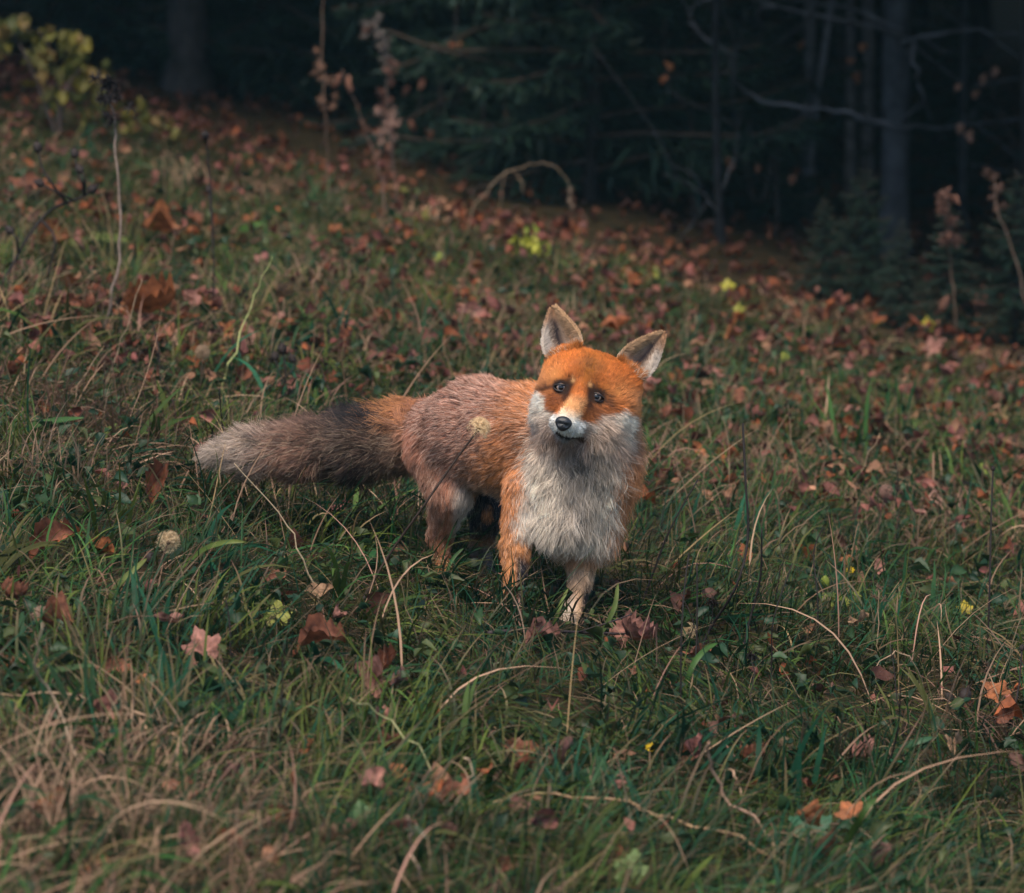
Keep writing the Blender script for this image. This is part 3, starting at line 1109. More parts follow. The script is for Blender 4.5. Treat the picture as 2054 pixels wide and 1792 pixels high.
    hc = blend(hc, (.60, .25, .08), np.exp(-(((u - 75) / 30) ** 2 + ((v - 18) / 22) ** 2)) * .6)
    for s, eu in ((-1, -37), (1, 36)):
        hc = blend(hc, (.24, .072, .024), np.exp(-(((u - eu) / 24) ** 2 + ((v + 26) / 22) ** 2)) * .9)
        hc = blend(hc, (.020, .010, .006), (1.35 * np.exp(-(((u - eu + s * (13 + .3 * (v - 10))) / 11) ** 2 + ((v - 9) / 17) ** 2))).clip(0, .97))
        hc = blend(hc, (.035, .014, .008), (1.2 * np.exp(-(((u - eu + s * 13) / 8) ** 2 + ((v + 12) / 18) ** 2))).clip(0, .95))
        hc = blend(hc, (.06, .025, .010), np.exp(-(((u - eu - s * 2) / 22) ** 2 + ((v - 14 + .3 * s * (u - eu)) / 6) ** 2)) * .85)
        hc = blend(hc, (.05, .02, .012), np.exp(-(((u - eu - s * 24) / 17) ** 2 + ((v + 3 + .5 * (abs(u - eu) - 18)) / 7) ** 2)) * .97)
        r = np.hypot((u - eu), (v - 0) * 1.2)
        hc = blend(hc, (.015, .011, .010), sstep(21, 14.5, r))
        hc = blend(hc, (.62, .32, .13), np.exp(-(((u - eu + s * 19) / 4) ** 2 + ((v - 19) / 4) ** 2)) * .9)
    # blaze of the muzzle: orange paling to cream at the nose
    bw = sstep(21, 12, np.abs(u - .5 + .2 * (-v - 10) * 1.0) - .06 * (-v))
    hc = blend(hc, (.66, .32, .13), bw * sstep(0, -28, v) * sstep(-90, -70, v))
    hc = blend(hc, (.80, .66, .50), bw * sstep(-34, -56, v))
    vb = np.interp(u, [-130, -80, -57, -42, -34, 22, 30, 42, 85, 125, 160], [-24, -19, -28, -50, -58, -58, -56, -40, -14, -23, -30])
    wh = sstep(7, -7, v - vb + 5 * vnoise(X * 90, 5))
    hc = blend(hc, (.72, .63, .53), wh)
    hc = blend(hc, (.86, .78, .66), wh * np.exp(-((v - vb + 6) / 17) ** 2) * .85)
    hc = blend(hc, (.88, .82, .73), sstep(-50, -60, v) * sstep(38, 32, np.abs(u + 8)) * (w > 18))
    hc = blend(hc, (.16, .13, .13), np.exp(-((np.abs(u + 8) - 38) / 6) ** 2) * sstep(-52, -62, v) * (w > -5) * .6)  # grey shade painted into the crease between muzzle and cheeks
    hc = blend(hc, (.50, .47, .46), wh * sstep(-58, -85, v) * (w < 10) * .6)
    hc = blend(hc, (.52, .19, .045), sstep(112, 124, u) * sstep(-75, -50, v) * .8)
    ml = np.interp(u, [-24, -12, 3, 17, 34], [-86, -91, -90, -88, -85])
    hc = blend(hc, (.012, .011, .013), sstep(4.5, 2.0, np.abs(v - ml)) * (u > -25) * (u < 36) * (w > 5))
    hc = blend(hc, (.26, .24, .24), (v < ml - 2) * (np.abs(u - 3) < 34) * (w > -10) * .9)  # chin fur greyed, shadow below the mouth painted in
    c = c * (1 - hd[:, None]) + hc * hd[:, None]
    return reg, flow, ln, c, (u, v, w), (px, py), cm


def tri_sample(V, T, N, n, wgt=None):
    a, b, c = V[T[:, 0]], V[T[:, 1]], V[T[:, 2]]
    ar = np.linalg.norm(np.cross(b - a, c - a), axis=1) * .5
    if wgt is not None:
        ar = ar * wgt
    i = rng.choice(len(T), n, p=ar / ar.sum())
    r1, r2 = np.sqrt(rng.random(n))[:, None], rng.random(n)[:, None]
    X = a[i] * (1 - r1) + b[i] * r1 * (1 - r2) + c[i] * r1 * r2
    Nn = N[T[i, 0]] * (1 - r1) + N[T[i, 1]] * r1 * (1 - r2) + N[T[i, 2]] * r1 * r2
    return X, unit(Nn)


def mat_fur():
    m, nt, b = mat_new('fur')
    a = nt.nodes.new('ShaderNodeAttribute')
    a.attribute_name = 'col'
    nt.links.new(a.outputs['Color'], b.inputs['Base Color'])
    s = nt.nodes.new('ShaderNodeAttribute')
    s.attribute_name = 'skin_normal'
    g = nt.nodes.new('ShaderNodeNewGeometry')
    mx = nt.nodes.new('ShaderNodeMix')
    mx.data_type = 'VECTOR'
    mx.inputs[0].default_value = .45
    nt.links.new(s.outputs['Vector'], mx.inputs[4])
    nt.links.new(g.outputs['Normal'], mx.inputs[5])
    vm = nt.nodes.new('ShaderNodeVectorMath')
    vm.operation = 'NORMALIZE'
    nt.links.new(mx.outputs[1], vm.inputs[0])
    nt.links.new(vm.outputs[0], b.inputs['Normal'])
    b.inputs['Roughness'].default_value = .55
    b.inputs['Specular IOR Level'].default_value = .2
    return m


M_FUR = mat_fur()


def make_fur(name, parent, origin, X, N, flow, ln, col, lift=.35, rad=.0003, K=6, clump=25, cf=.5, rough=.22, grav=.15, tipdark=None, dark_clump=0.0, vary=.2):
    """strands as a hair-curves object; X, N, flow in the working frame"""
    n = len(X)
    lift = np.broadcast_to(np.asarray(lift, float), (n,))[:, None]
    nz = np.stack([vnoise(X * 55, s) for s in (1, 2, 3)], 1) * .35 + np.stack([vnoise(X * 160, s) for s in (4, 5, 6)], 1) * .25
    jit = rng.normal(0, rough, (n, 3))
    d0 = unit(flow * (1 - lift) + N * (lift + .12) + nz * .6 + jit)
    d1 = unit(flow * 1.0 + N * lift * .35 + grav * DN + nz + jit * 1.2)
    ln = ln * (1 + rng.normal(0, vary, n)).clip(.4, 1.9)
    t = np.linspace(0, 1, K)
    st = (ln / (K - 1))[:, None, None]
    dirs = d0[:, None] * (1 - t[None, :-1, None]) + d1[:, None] * t[None, :-1, None]
    steps = unit(dirs) * st
    pos = np.concatenate([np.zeros((n, 1, 3)), np.cumsum(steps, 1)], 1)
    pos = pos + (X - N * .0015)[:, None]
    m = max(n // clump, 1)
    lead = rng.choice(n, m, replace=False)
    kd = kdtree.KDTree(m)
    for i, k in enumerate(lead):
        kd.insert(X[k], i)
    kd.balance()
    own = np.array([kd.find(x)[1] for x in X.tolist()])
    lp_ = pos[lead][own]
    w = (cf * t ** 1.3)[None, :, None] * (.6 + .8 * rng.random((n, 1, 1)))
    pos = pos * (1 - w) + lp_ * w
    cl = rng.normal(0, 1, m)[own]
    c = col * (1 + .17 * cl[:, None] + rng.normal(0, .14, (n, 1))).clip(.4, 1.6)
    if dark_clump:
        c = np.where((cl > 1.0 - 0 * cl)[:, None], c * (1 - dark_clump), c)
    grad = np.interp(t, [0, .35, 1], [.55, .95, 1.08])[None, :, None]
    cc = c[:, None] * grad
    if tipdark is not None:
        td = (rng.random(n) < tipdark)[:, None, None] * sstep(.55, .85, t)[None, :, None]
        cc = cc * (1 - .8 * td)
    wpos = l2w(pos.reshape(-1, 3)) - np.asarray(origin)
    hc = bpy.data.hair_curves.new(name)
    hc.add_curves([K] * n)
    hc.attributes['position'].data.foreach_set('vector', wpos.astype(np.float32).ravel())
    ra = hc.attributes.get('radius') or hc.attributes.new('radius', 'FLOAT', 'POINT')
    rr = np.tile(np.interp(t, [0, .6, 1], [1, .8, .15]) * rad, n)
    ra.data.foreach_set('value', rr.astype(np.float32))
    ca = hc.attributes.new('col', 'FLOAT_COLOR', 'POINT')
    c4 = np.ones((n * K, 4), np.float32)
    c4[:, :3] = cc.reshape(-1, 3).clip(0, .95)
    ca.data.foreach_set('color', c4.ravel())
    na = hc.attributes.new('skin_normal', 'FLOAT_VECTOR', 'POINT')
    na.data.foreach_set('vector', np.repeat(l2wd(N), K, 0).astype(np.float32).ravel())
    hc.materials.append(M_FUR)
    return new_obj(name, hc, parent, kind='stuff')


def build_ear(fox, FO, ob, ib, tip, w0, cup, sgn):
    """a cupped ear from its outer base, inner base and tip (face coordinates u, v, w)"""
    ob, ib, tip = hp(*ob), hp(*ib), hp(*tip)
    bc = (ob + ib) / 2
    nt_, nc = 15, 13
    t = np.linspace(-.12, 1, nt_)
    a = np.linspace(-1, 1, nc)
    sidev = (ib - ob) / 2
    upv = tip - bc
    nrm = unit(np.cross(sidev, upv))
    if nrm[1] > 0:
        nrm = -nrm
    wd = np.interp(t, [-.12, 0, .15, .35, .6, .8, .92, 1], [.7, .95, 1.0, .95, .70, .42, .23, .07])
    cen = bc + t[:, None] * upv + (np.sin(t * np.pi) * .06 * (t > 0))[:, None] * sidev * sgn
    cen = cen + np.where(t < 0, -t, 0)[:, None] * np.array([0, 1.0, 0]) * .3
    grid = cen[:, None] + a[None, :, None] * (wd[:, None, None] * sidev)
    dep = cup * PXM * (1 - np.abs(a)[None] ** 2.2) * np.interp(t, [0, .3, 1], [1.0, .9, .05])[:, None]
    front = grid - nrm * dep[..., None]
    back = front - nrm * (5 * PXM) * np.interp(t, [0, 1], [1.2, .4])[:, None, None] - (a[None, :, None] * 0)
    v = np.concatenate([front.reshape(-1, 3), back.reshape(-1, 3)])
    m = nt_ * nc
    i = np.arange(nt_ - 1)[:, None] * nc
    j = np.arange(nc - 1)[None]
    q = np.stack([i + j, i + j + 1, i + nc + j + 1, i + nc + j], -1).reshape(-1, 4)
    q2 = q[:, ::-1] + m
    e = []
    for k in range(nt_ - 1):
        e.append([k * nc, (k + 1) * nc, (k + 1) * nc + m, k * nc + m])
        e.append([k * nc + nc - 1, k * nc + nc - 1 + m, (k + 1) * nc + nc - 1 + m, (k + 1) * nc + nc - 1])
    for k in range(nc - 1):
        e.append([(nt_ - 1) * nc + k, (nt_ - 1) * nc + k + m, (nt_ - 1) * nc + k + 1 + m, (nt_ - 1) * nc + k + 1])
    A = np.tile(a[None], (nt_, 1)).ravel()
    Tt = np.tile(t[:, None], (1, nc)).ravel()
    # colour: dark hollow, pale rim, black back
    def inner(A, Tt):
        c = np.tile(np.array([.38, .27, .195]), (len(A), 1))
        c = blend(c, (.30, .16, .085), sstep(.5, .95, Tt))
        c = blend(c, (.44, .27, .15), sstep(.1, .6, A))
        dk = np.exp(-(((A + .2) / .36) ** 2)) * sstep(.05, .2, Tt) * sstep(.86, .66, Tt)
        c = blend(c, (.02, .016, .022), dk * .97)
        c = blend(c, (.52, .44, .37), sstep(-.55, -.85, A) * sstep(.75, .5, Tt))
        c = blend(c, (.50, .40, .32), sstep(.30, .1, Tt) * sstep(-.3, .3, A) * .6)
        c = blend(c, (.50, .20, .05), sstep(.12, .0, Tt) * .7)
        return c
    cin = inner(A, Tt)
    cb = np.tile(np.array([.02, .017, .016]), (m, 1))
    cb = blend(cb, (.40, .15, .04), sstep(.3, .0, Tt))
    faces = np.concatenate([q, q2, np.array(e)])
    me = mesh_np('ear', l2w(v) - FO, faces, M_SKIN, np.concatenate([cin, cb]))
    ear = new_obj('ear', me, fox)
    # fur on the inside and back
    for kind, cnt in (('in', 5200), ('back', 3800), ('rim', 2200), ('root', 1100)):
        tt = rng.random(cnt) ** .85 * .985
        aa = rng.random(cnt) * 2 - 1
        if kind == 'root':
            tt = rng.random(cnt) * .16 - .12
            aa = aa * .85 + .1
        if kind == 'rim':
            aa = np.where(rng.random(cnt) < .5, -1, 1) * (1 - .06 * rng.random(cnt))
        wdi = np.interp(tt, t, wd)
        cc = bc + tt[:, None] * upv + (np.sin(tt * np.pi) * .06)[:, None] * sidev * sgn
        dp = cup * PXM * (1 - np.abs(aa) ** 2.2) * np.interp(tt, [0, .3, 1], [1.0, .9, .05])
        X = cc + (aa * wdi)[:, None] * sidev - nrm * dp[:, None]
        nn = np.tile(nrm, (cnt, 1))
        nn = unit(nn - (aa * .7)[:, None] * unit(sidev))
        ed = np.abs(aa)
        fl = unit(unit(upv)[None] * .8 + (aa * .45)[:, None] * unit(sidev))
        if kind == 'back':
            X = X - nrm * 5 * PXM
            nn = -nrm[None] + (aa * .7)[:, None] * unit(sidev)
            nn = unit(nn)
            col = blend(np.tile(np.array([.02, .017, .016]), (cnt, 1)), (.40, .15, .04), sstep(.3, .0, tt))
            make_fur('back_fur', ear, FO, X, nn, fl, np.full(cnt, .007), col, lift=.15, clump=12, K=4)
        elif kind == 'root':
            X = X + nrm * (dp + (2 + 6 * rng.random(cnt)) * PXM)[:, None]
            col = blend(np.tile(np.array([.44, .15, .035]), (cnt, 1)), (.58, .44, .33), ((rng.random(cnt) < .3) * sstep(.5, -.3, aa)).clip(0, 1))
            make_fur('root_fur', ear, FO, X, nn, fl, .006 + .011 * rng.random(cnt), col, lift=.02, clump=10, K=5, cf=.35, rough=.4, vary=.35)
        elif kind == 'in':
            # hairs spring from both rims towards the hollow
            fl = unit(unit(upv)[None] * .55 - (np.sign(aa) * ed * .9)[:, None] * unit(sidev))
            col = inner(aa, tt)
            make_fur('inner_fur', ear, FO, X, nn, fl, .006 + .010 * (1 - tt) * ed, col, lift=.25, clump=10, K=5, cf=.4)
        else:
            col = inner(aa, tt)
            make_fur('rim_fur', ear, FO, X, unit(nn + (np.sign(aa) * .6)[:, None] * unit(sidev)), fl, np.full(cnt, .005), col, lift=.1, clump=8, K=4)
    return ear


M_SKIN = mat_attr('fox skin', .8, .1)


def mat_eye():
    m, nt, b = mat_new('fox eye')
    tc = nt.nodes.new('ShaderNodeTexCoord')
    sp = nt.nodes.new('ShaderNodeVectorMath')
    sp.operation = 'MULTIPLY'
    sp.inputs[1].default_value = (1, 0, 1)
    nt.links.new(tc.outputs['Object'], sp.inputs[0])
    le = nt.nodes.new('ShaderNodeVectorMath')
    le.operation = 'LENGTH'
    nt.links.new(sp.outputs[0], le.inputs[0])
    cr = nt.nodes.new('ShaderNodeValToRGB')
    cr.color_ramp.interpolation = 'LINEAR'
    e = cr.color_ramp.elements
    e[0].position, e[0].color = .0, (.004, .004, .006, 1)
    e[1].position, e[1].color = 1.0, (.008, .006, .006, 1)
    for pos, c in ((.38, (.004, .004, .006, 1)), (.45, (.10, .09, .10, 1)), (.58, (.23, .17, .14, 1)), (.68, (.15, .09, .055, 1)), (.76, (.008, .006, .006, 1))):
        x = e.new(pos)
        x.color = c
    nt.links.new(le.outputs['Value'], cr.inputs[0])
    nt.links.new(cr.outputs[0], b.inputs['Base Color'])
    b.inputs['Roughness'].default_value = .1
    b.inputs['Specular IOR Level'].default_value = .5
    return m


def build_fox():
    from mathutils.bvhtree import BVHTree
    V, Q = fox_surface()
    T = np.concatenate([Q[:, [0, 1, 2]], Q[:, [0, 2, 3]]])
    fn = np.cross(V[T[:, 1]] - V[T[:, 0]], V[T[:, 2]] - V[T[:, 0]])
    N = np.stack([np.bincount(T.ravel(), weights=np.repeat(fn[:, k], 3), minlength=len(V)) for k in range(3)], 1)
    N = unit(N)
    if ((V - V.mean(0)) * N).sum() < 0:
        N, Q, T = -N, Q[:, ::-1], T[:, ::-1]
    base = l2w(lp(1040, 1220, .06))
    FO = np.array([base[0], base[1], gz(base[0], base[1])])
    fox = thing('fox', FO, 'red fox standing in the meadow grass with its head turned to the camera', 'fox')
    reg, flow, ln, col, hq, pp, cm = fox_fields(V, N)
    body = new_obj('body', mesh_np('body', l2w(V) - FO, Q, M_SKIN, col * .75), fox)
    bvh = BVHTree.FromPolygons(V.tolist(), T.tolist())

    def surf(px, py):
        o = np.array([0, -8.0, 0])
        d = unit(lp(px, py, 0) - o)
        h = bvh.ray_cast(Vector(o), Vector(d))
        return np.array(h[0]), np.array(h[1])

    # fur, region by region
    X, Nn = tri_sample(V, T, N, 370000, .6 + .4 * sstep(.5, -.1, N[T].mean(1)[:, 1]) + 1.3 * (reg[:, HEAD][T].mean(1)))
    reg, flow, ln, col, (u, v, w), (px, py), cm = fox_fields(X, Nn)
    r0 = reg.argmax(1)
    eye = np.minimum(np.hypot(u + 37, v * 1.15), np.hypot(u - 36, v * 1.15))
    nosd = np.hypot((u + 14) / 1.1, v + 65)
    ok = ~((r0 == HEAD) & (eye < 10.2) & (w > -40)) & ~((nosd < 12.5) & (w > 40))
    wht = sstep(-18, -45, v)
    for nm, k, kw in (('head_fur', HEAD, dict(lift=.17, rad=.00028, clump=12, cf=.3, rough=.2, grav=.05)),
                      ('chest_fur', RUFF, dict(lift=.27, rad=.00032, clump=20, cf=.6, rough=.34, K=7, grav=.1, dark_clump=.5, vary=.35)),
                      ('body_fur', BODY, dict(lift=.20, rad=.00032, clump=22, cf=.5, rough=.16, tipdark=.28)),
                      ('tail_fur', TAIL, dict(lift=.34, rad=.00036, clump=30, cf=.6, rough=.36, K=7, tipdark=.2, dark_clump=.45, vary=.38)),
                      ('leg_fur', LEG, dict(lift=.16, rad=.0003, clump=20, cf=.4, rough=.16))):
        s = ok & (r0 == k)
        c = col[s].copy()
        if k in (BODY, LEG):
            z = rng.random(s.sum())
            amt = (1 - sstep(45, 150, (px[s] - 900) * .9 + (py[s] - 830) * .45)) * (k == BODY) + .35
            c = np.where((z < .16 * amt)[:, None], c * .35, c)
            c = np.where((z > 1 - .38 * amt)[:, None], c * .6 + np.array([.30, .225, .18]), c)
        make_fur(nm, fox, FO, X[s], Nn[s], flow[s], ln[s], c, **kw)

    # eyes
    ME = mat_eye()
    for eu in (-37, 36):
        q = hp(eu, 0, 0)
        epx, epy = l2p(q[None])
        p, nn = surf(epx[0], epy[0])
        R = 12.0 * PXM
        mb = MB()
        mb.ball((0, 0, 0), (1, 1), 24, 17, axis=(0, -1, 0))
        cpos = p + np.array([0, R * .64, 0])
        eo = mb.build('eye', ME, fox)
        # the gaze turns to the camera
        wp = l2w(cpos) - FO
        look = unit(CAM - l2w(cpos))
        rot = Vector((0, -1, 0)).rotation_difference(Vector(look)).to_matrix().to_4x4()
        eo.matrix_local = Matrix.Translation(Vector(wp)) @ rot @ Matrix.Scale(R, 4)
        # dark lids
        lid = MB()
        for sg, op in ((1, .47), (-1, .62)):
            aa = np.linspace(-1.45, 1.45, 13)
            pts = np.stack([1.18 * np.sin(aa), -.62 * np.cos(aa) - .22, sg * op * np.cos(aa) ** .8], 1)
            lid.tube(pts, np.interp(np.abs(aa), [0, 1.45], [.21, .09]), 6, (.012, .009, .009))
        lo = lid.build('eyelid', mat_attr('eyelid', .5, .4) if eu < 0 else bpy.data.materials['eyelid'], eo)
        tilt = Matrix.Rotation(math.radians(7 if eu < 0 else 23), 4, 'Y')
        lo.matrix_local = tilt

    # nose pad
    p, nn = surf(1130, 850)
    mb = MB()
    th = np.linspace(.02, math.pi - .02, 15)
    nu = 22
    ang = np.linspace(0, 2 * np.pi, nu, endpoint=False)
    vs = []
    for tq in th:
        for an in ang:
            x, z, y = math.sin(tq) * math.cos(an), math.sin(tq) * math.sin(an), -math.cos(tq)
            sx = 16.5 * (1 + .16 * z - .10 * max(0, -z))
            xx, zz, yy = x * sx, z * 14.5 + 1.2 * (1 - x * x) * (z < 0) * -1, y * 11
            for nx in (-7.5, 7.5):
                dd = math.hypot(xx - nx, (zz + 2) * 1.2)
                if y < 0:
                    yy += 5 * math.exp(-(dd / 4.2) ** 2)
            yy += 2 * math.exp(-(xx / 1.6) ** 2) * (z < .2) * (y < 0)
            vs.append(np.array([xx, yy, zz]) * PXM)
    vs = np.array(vs)
    vs = vs[:, 0:1] * HU + vs[:, 1:2] * np.array([0, 1.0, 0]) + vs[:, 2:3] * HV
    i = np.arange(14)[:, None] * nu
    j = np.arange(nu)[None]
    q = np.stack([i + j, i + (j + 1) % nu, i + nu + (j + 1) % nu, i + nu + j], -1).reshape(-1, 4)
    cpos = p + np.array([0, .001, 0])
    m, nt, b = mat_new('nose leather')
    b.inputs['Base Color'].default_value = (.012, .013, .016, 1)
    b.inputs['Roughness'].default_value = .38
    vo = nt.nodes.new('ShaderNodeTexVoronoi')
    vo.inputs['Scale'].default_value = 900
    bp = nt.nodes.new('ShaderNodeBump')
    bp.inputs['Strength'].default_value = .25
    bp.inputs['Distance'].default_value = .0006
    nt.links.new(vo.outputs['Distance'], bp.inputs['Height'])
    nt.links.new(bp.outputs[0], b.inputs['Normal'])
    new_obj('nose', mesh_np('nose', l2wd(vs), q, m), fox, loc=tuple(l2w(cpos) - FO))

    # mouth line
    pts = []
    for uu, vv in ((-20, -86), (-16, -89), (-10, -91), (0, -90), (9, -89), (16, -88), (22, -87)):
        hq_ = hp(uu, vv, 0)
        a, b_ = l2p(hq_[None])
        p, nn = surf(a[0], b_[0])
        pts.append(p + nn * .0006)
    mb = MB().tube(l2w(np.array(pts)) - FO, [.0005, .0010, .0014, .0014, .0012, .0008, .0004], 6, (.010, .009, .010))
    mb.build('mouth', bpy.data.materials['eyelid'], fox)

    # whiskers
    for s, (uu, vv) in enumerate(((-34, -66), (-34, -72), (-30, -78), (22, -66), (24, -72), (22, -78), (28, -70))):
        hq_ = hp(uu, vv, 0)
        a, b_ = l2p(hq_[None])
        p, nn = surf(a[0], b_[0])
        sg = -1 if uu < 0 else 1
        d = unit(HU * sg * .9 + HV * (-.25 + .06 * s) + np.array([0, .25, 0]))
        t = np.linspace(0, 1, 6)[:, None]
        L = .05
        w_ = p + d * t * L + DN * t ** 2 * .012
        MB().tube(l2w(w_) - FO, np.linspace(.0003, .0001, 6), 4, (.05, .04, .035)).build('whisker', bpy.data.materials['eyelid'], fox)

    build_ear(fox, FO, (-79, 48, -54), (-14, 92, -48), (-92, 152, -66), 1, 30, -1)
    build_ear(fox, FO, (122, 56, -58), (54, 82, -50), (133, 157, -70), 1, 30, 1)
    return fox


build_fox()


# ------------------------------------------------------------------ trees
def smooth_path(pts, n=None, noise=0.0, seed=0):
    """resample a polyline with soft bends"""
    pts = np.asarray(pts, float)
    if len(pts) < 3:
        k = n or 6
        return np.stack([np.interp(np.linspace(0, 1, k), np.linspace(0, 1, len(pts)), pts[:, j]) for j in range(3)], 1)
    n = n or (len(pts) - 1) * 4 + 1
    m = len(pts)
    u = np.linspace(0, m - 1, n)
    i = np.clip(np.floor(u).astype(int), 0, m - 2)
    f = (u - i)[:, None]
    p0, p1, p2, p3 = pts[np.maximum(i - 1, 0)], pts[i], pts[i + 1], pts[np.minimum(i + 2, m - 1)]
    out = .5 * (2 * p1 + (p2 - p0) * f + (2 * p0 - 5 * p1 + 4 * p2 - p3) * f ** 2 + (3 * p1 - 3 * p2 + p3 - p0) * f ** 3)
    if noise:
        r = np.random.default_rng(seed)
        out[1:-1] += r.normal(0, noise, out[1:-1].shape)
    return out


def spruce_crown(H, z0, rmax, nb, twigs, seed, detail=3, droop=.35, nw=.012, col=((.010, .028, .018), (.015, .036, .021), (.009, .025, .020))):
    """boughs of needle sprays; returns needle mesh arrays and bough sticks"""
    r = np.random.default_rng(seed)
    needles, sticks = MB(), MB()
    V, F, C = [], [], []
    for b in range(nb):
        f = (b + r.random()) / nb
        z = z0 + (H - z0) * f ** 1.05
        L = rmax * (1 - f) ** .75 * r.uniform(.7, 1.1) + .06 * rmax
        az = b * 2.39996 + r.normal(0, .3)
        el_ = r.normal(.12, .12) + .35 * f
        t = np.linspace(0, 1, 5)
        h = np.array([math.cos(az), math.sin(az), 0])
        up = np.array([0, 0, 1.0])
        ax = h[None] * (L * t * math.cos(el_))[:, None] + up * (L * (math.sin(el_) * t - droop * t ** 1.6 + .12 * t ** 4))[:, None] + up * z
        sticks.tube(ax, np.linspace(.006 * L + .003, .002, 5), 4, (.06, .045, .035), cap=False)
        k = max(int(twigs * (.4 + .6 * L / rmax)), 4)
        s = np.repeat((np.arange(k) + .5) / k, 2)
        side = np.tile([-1, 1], k)
        s = np.clip(s + r.normal(0, .02, len(s)), .06, 1)
        P0 = np.stack([np.interp(s, t, ax[:, j]) for j in range(3)], 1)
        sd_ = np.array([-math.sin(az), math.cos(az), 0])
        tl = L * (.12 + .34 * (1 - s) * np.minimum(1, s * 4)) * r.uniform(.7, 1.2, len(s))
        dv = unit(h[None] * .75 + side[:, None] * sd_[None] * .8 + up * (r.normal(-.18, .12, len(s)))[:, None])
        for q in range(detail):
            if q == 0:
                o, d, ll = P0, dv, tl
            else:
                fr = r.uniform(.2, .7, len(s))
                o = P0 + dv * (tl * fr)[:, None]
                d = unit(dv + r.normal(0, .45, dv.shape) + np.array([0, 0, -.15]))
                ll = tl * r.uniform(.35, .6, len(s))
            wdt = nw * (.5 + r.random(len(s)))
            nn = unit(np.cross(d, up[None] + r.normal(0, .5, d.shape)))
            a = o
            m1 = o + d * (ll * .4)[:, None] + nn * wdt[:, None]
            m2 = o + d * (ll * .4)[:, None] - nn * wdt[:, None]
            e = o + d * ll[:, None]
            V.append(np.stack([a, m1, e, m2], 1).reshape(-1, 3))
            cc = np.array(col)[r.integers(0, len(col), len(s))] * r.uniform(.7, 1.4, (len(s), 1))
            C.append(np.repeat(cc, 4, 0))
    V = np.concatenate(V)
    needles.add(V, np.arange(len(V)).reshape(-1, 4), np.concatenate(C))
    return needles, sticks


def trunk_mesh(H, r0, seed, n=9, col=(.03, .027, .026), bend=.02, rt=.25):
    r = np.random.default_rng(seed)
    z = np.concatenate([[-.15, 0, .06, .2], np.linspace(.5, H, 12)])
    x = np.cumsum(r.normal(0, bend, len(z))) * .35
    y = np.cumsum(r.normal(0, bend, len(z))) * .35
    rad = r0 * (1 - (1 - rt) * np.clip(z / H, 0, 1)) * (1 + .45 * np.exp(-np.maximum(z, 0) / .1))
    mb = MB()
    mb.tube(np.stack([x - x[1], y - y[1], z], 1), rad * (1 + r.normal(0, .03, len(z))), n, col)
    return mb


def copy_tree(o, **kw):
    c = o.copy()
    COL.objects.link(c)
    for ch in list(o.children):
        d = ch.copy()
        COL.objects.link(d)
        d.parent = c
        d.matrix_parent_inverse = ch.matrix_parent_inverse.copy()
    return c


def make_spruce(H, z0, rmax, nb, twigs, r0, seed, detail=3, droop=.35, nw=.012):
    t = thing('spruce_tree', (0, 0, 0), '', 'tree')
    ne, st = spruce_crown(H, z0, rmax, nb, twigs, seed, detail, droop, nw)
    tr = trunk_mesh(H, r0, seed)
    tr.build('trunk', M_BARK, t)
    cr = ne.build('crown', M_NEEDLE, t)
    st.build('boughs', M_BARK, t)
    return t


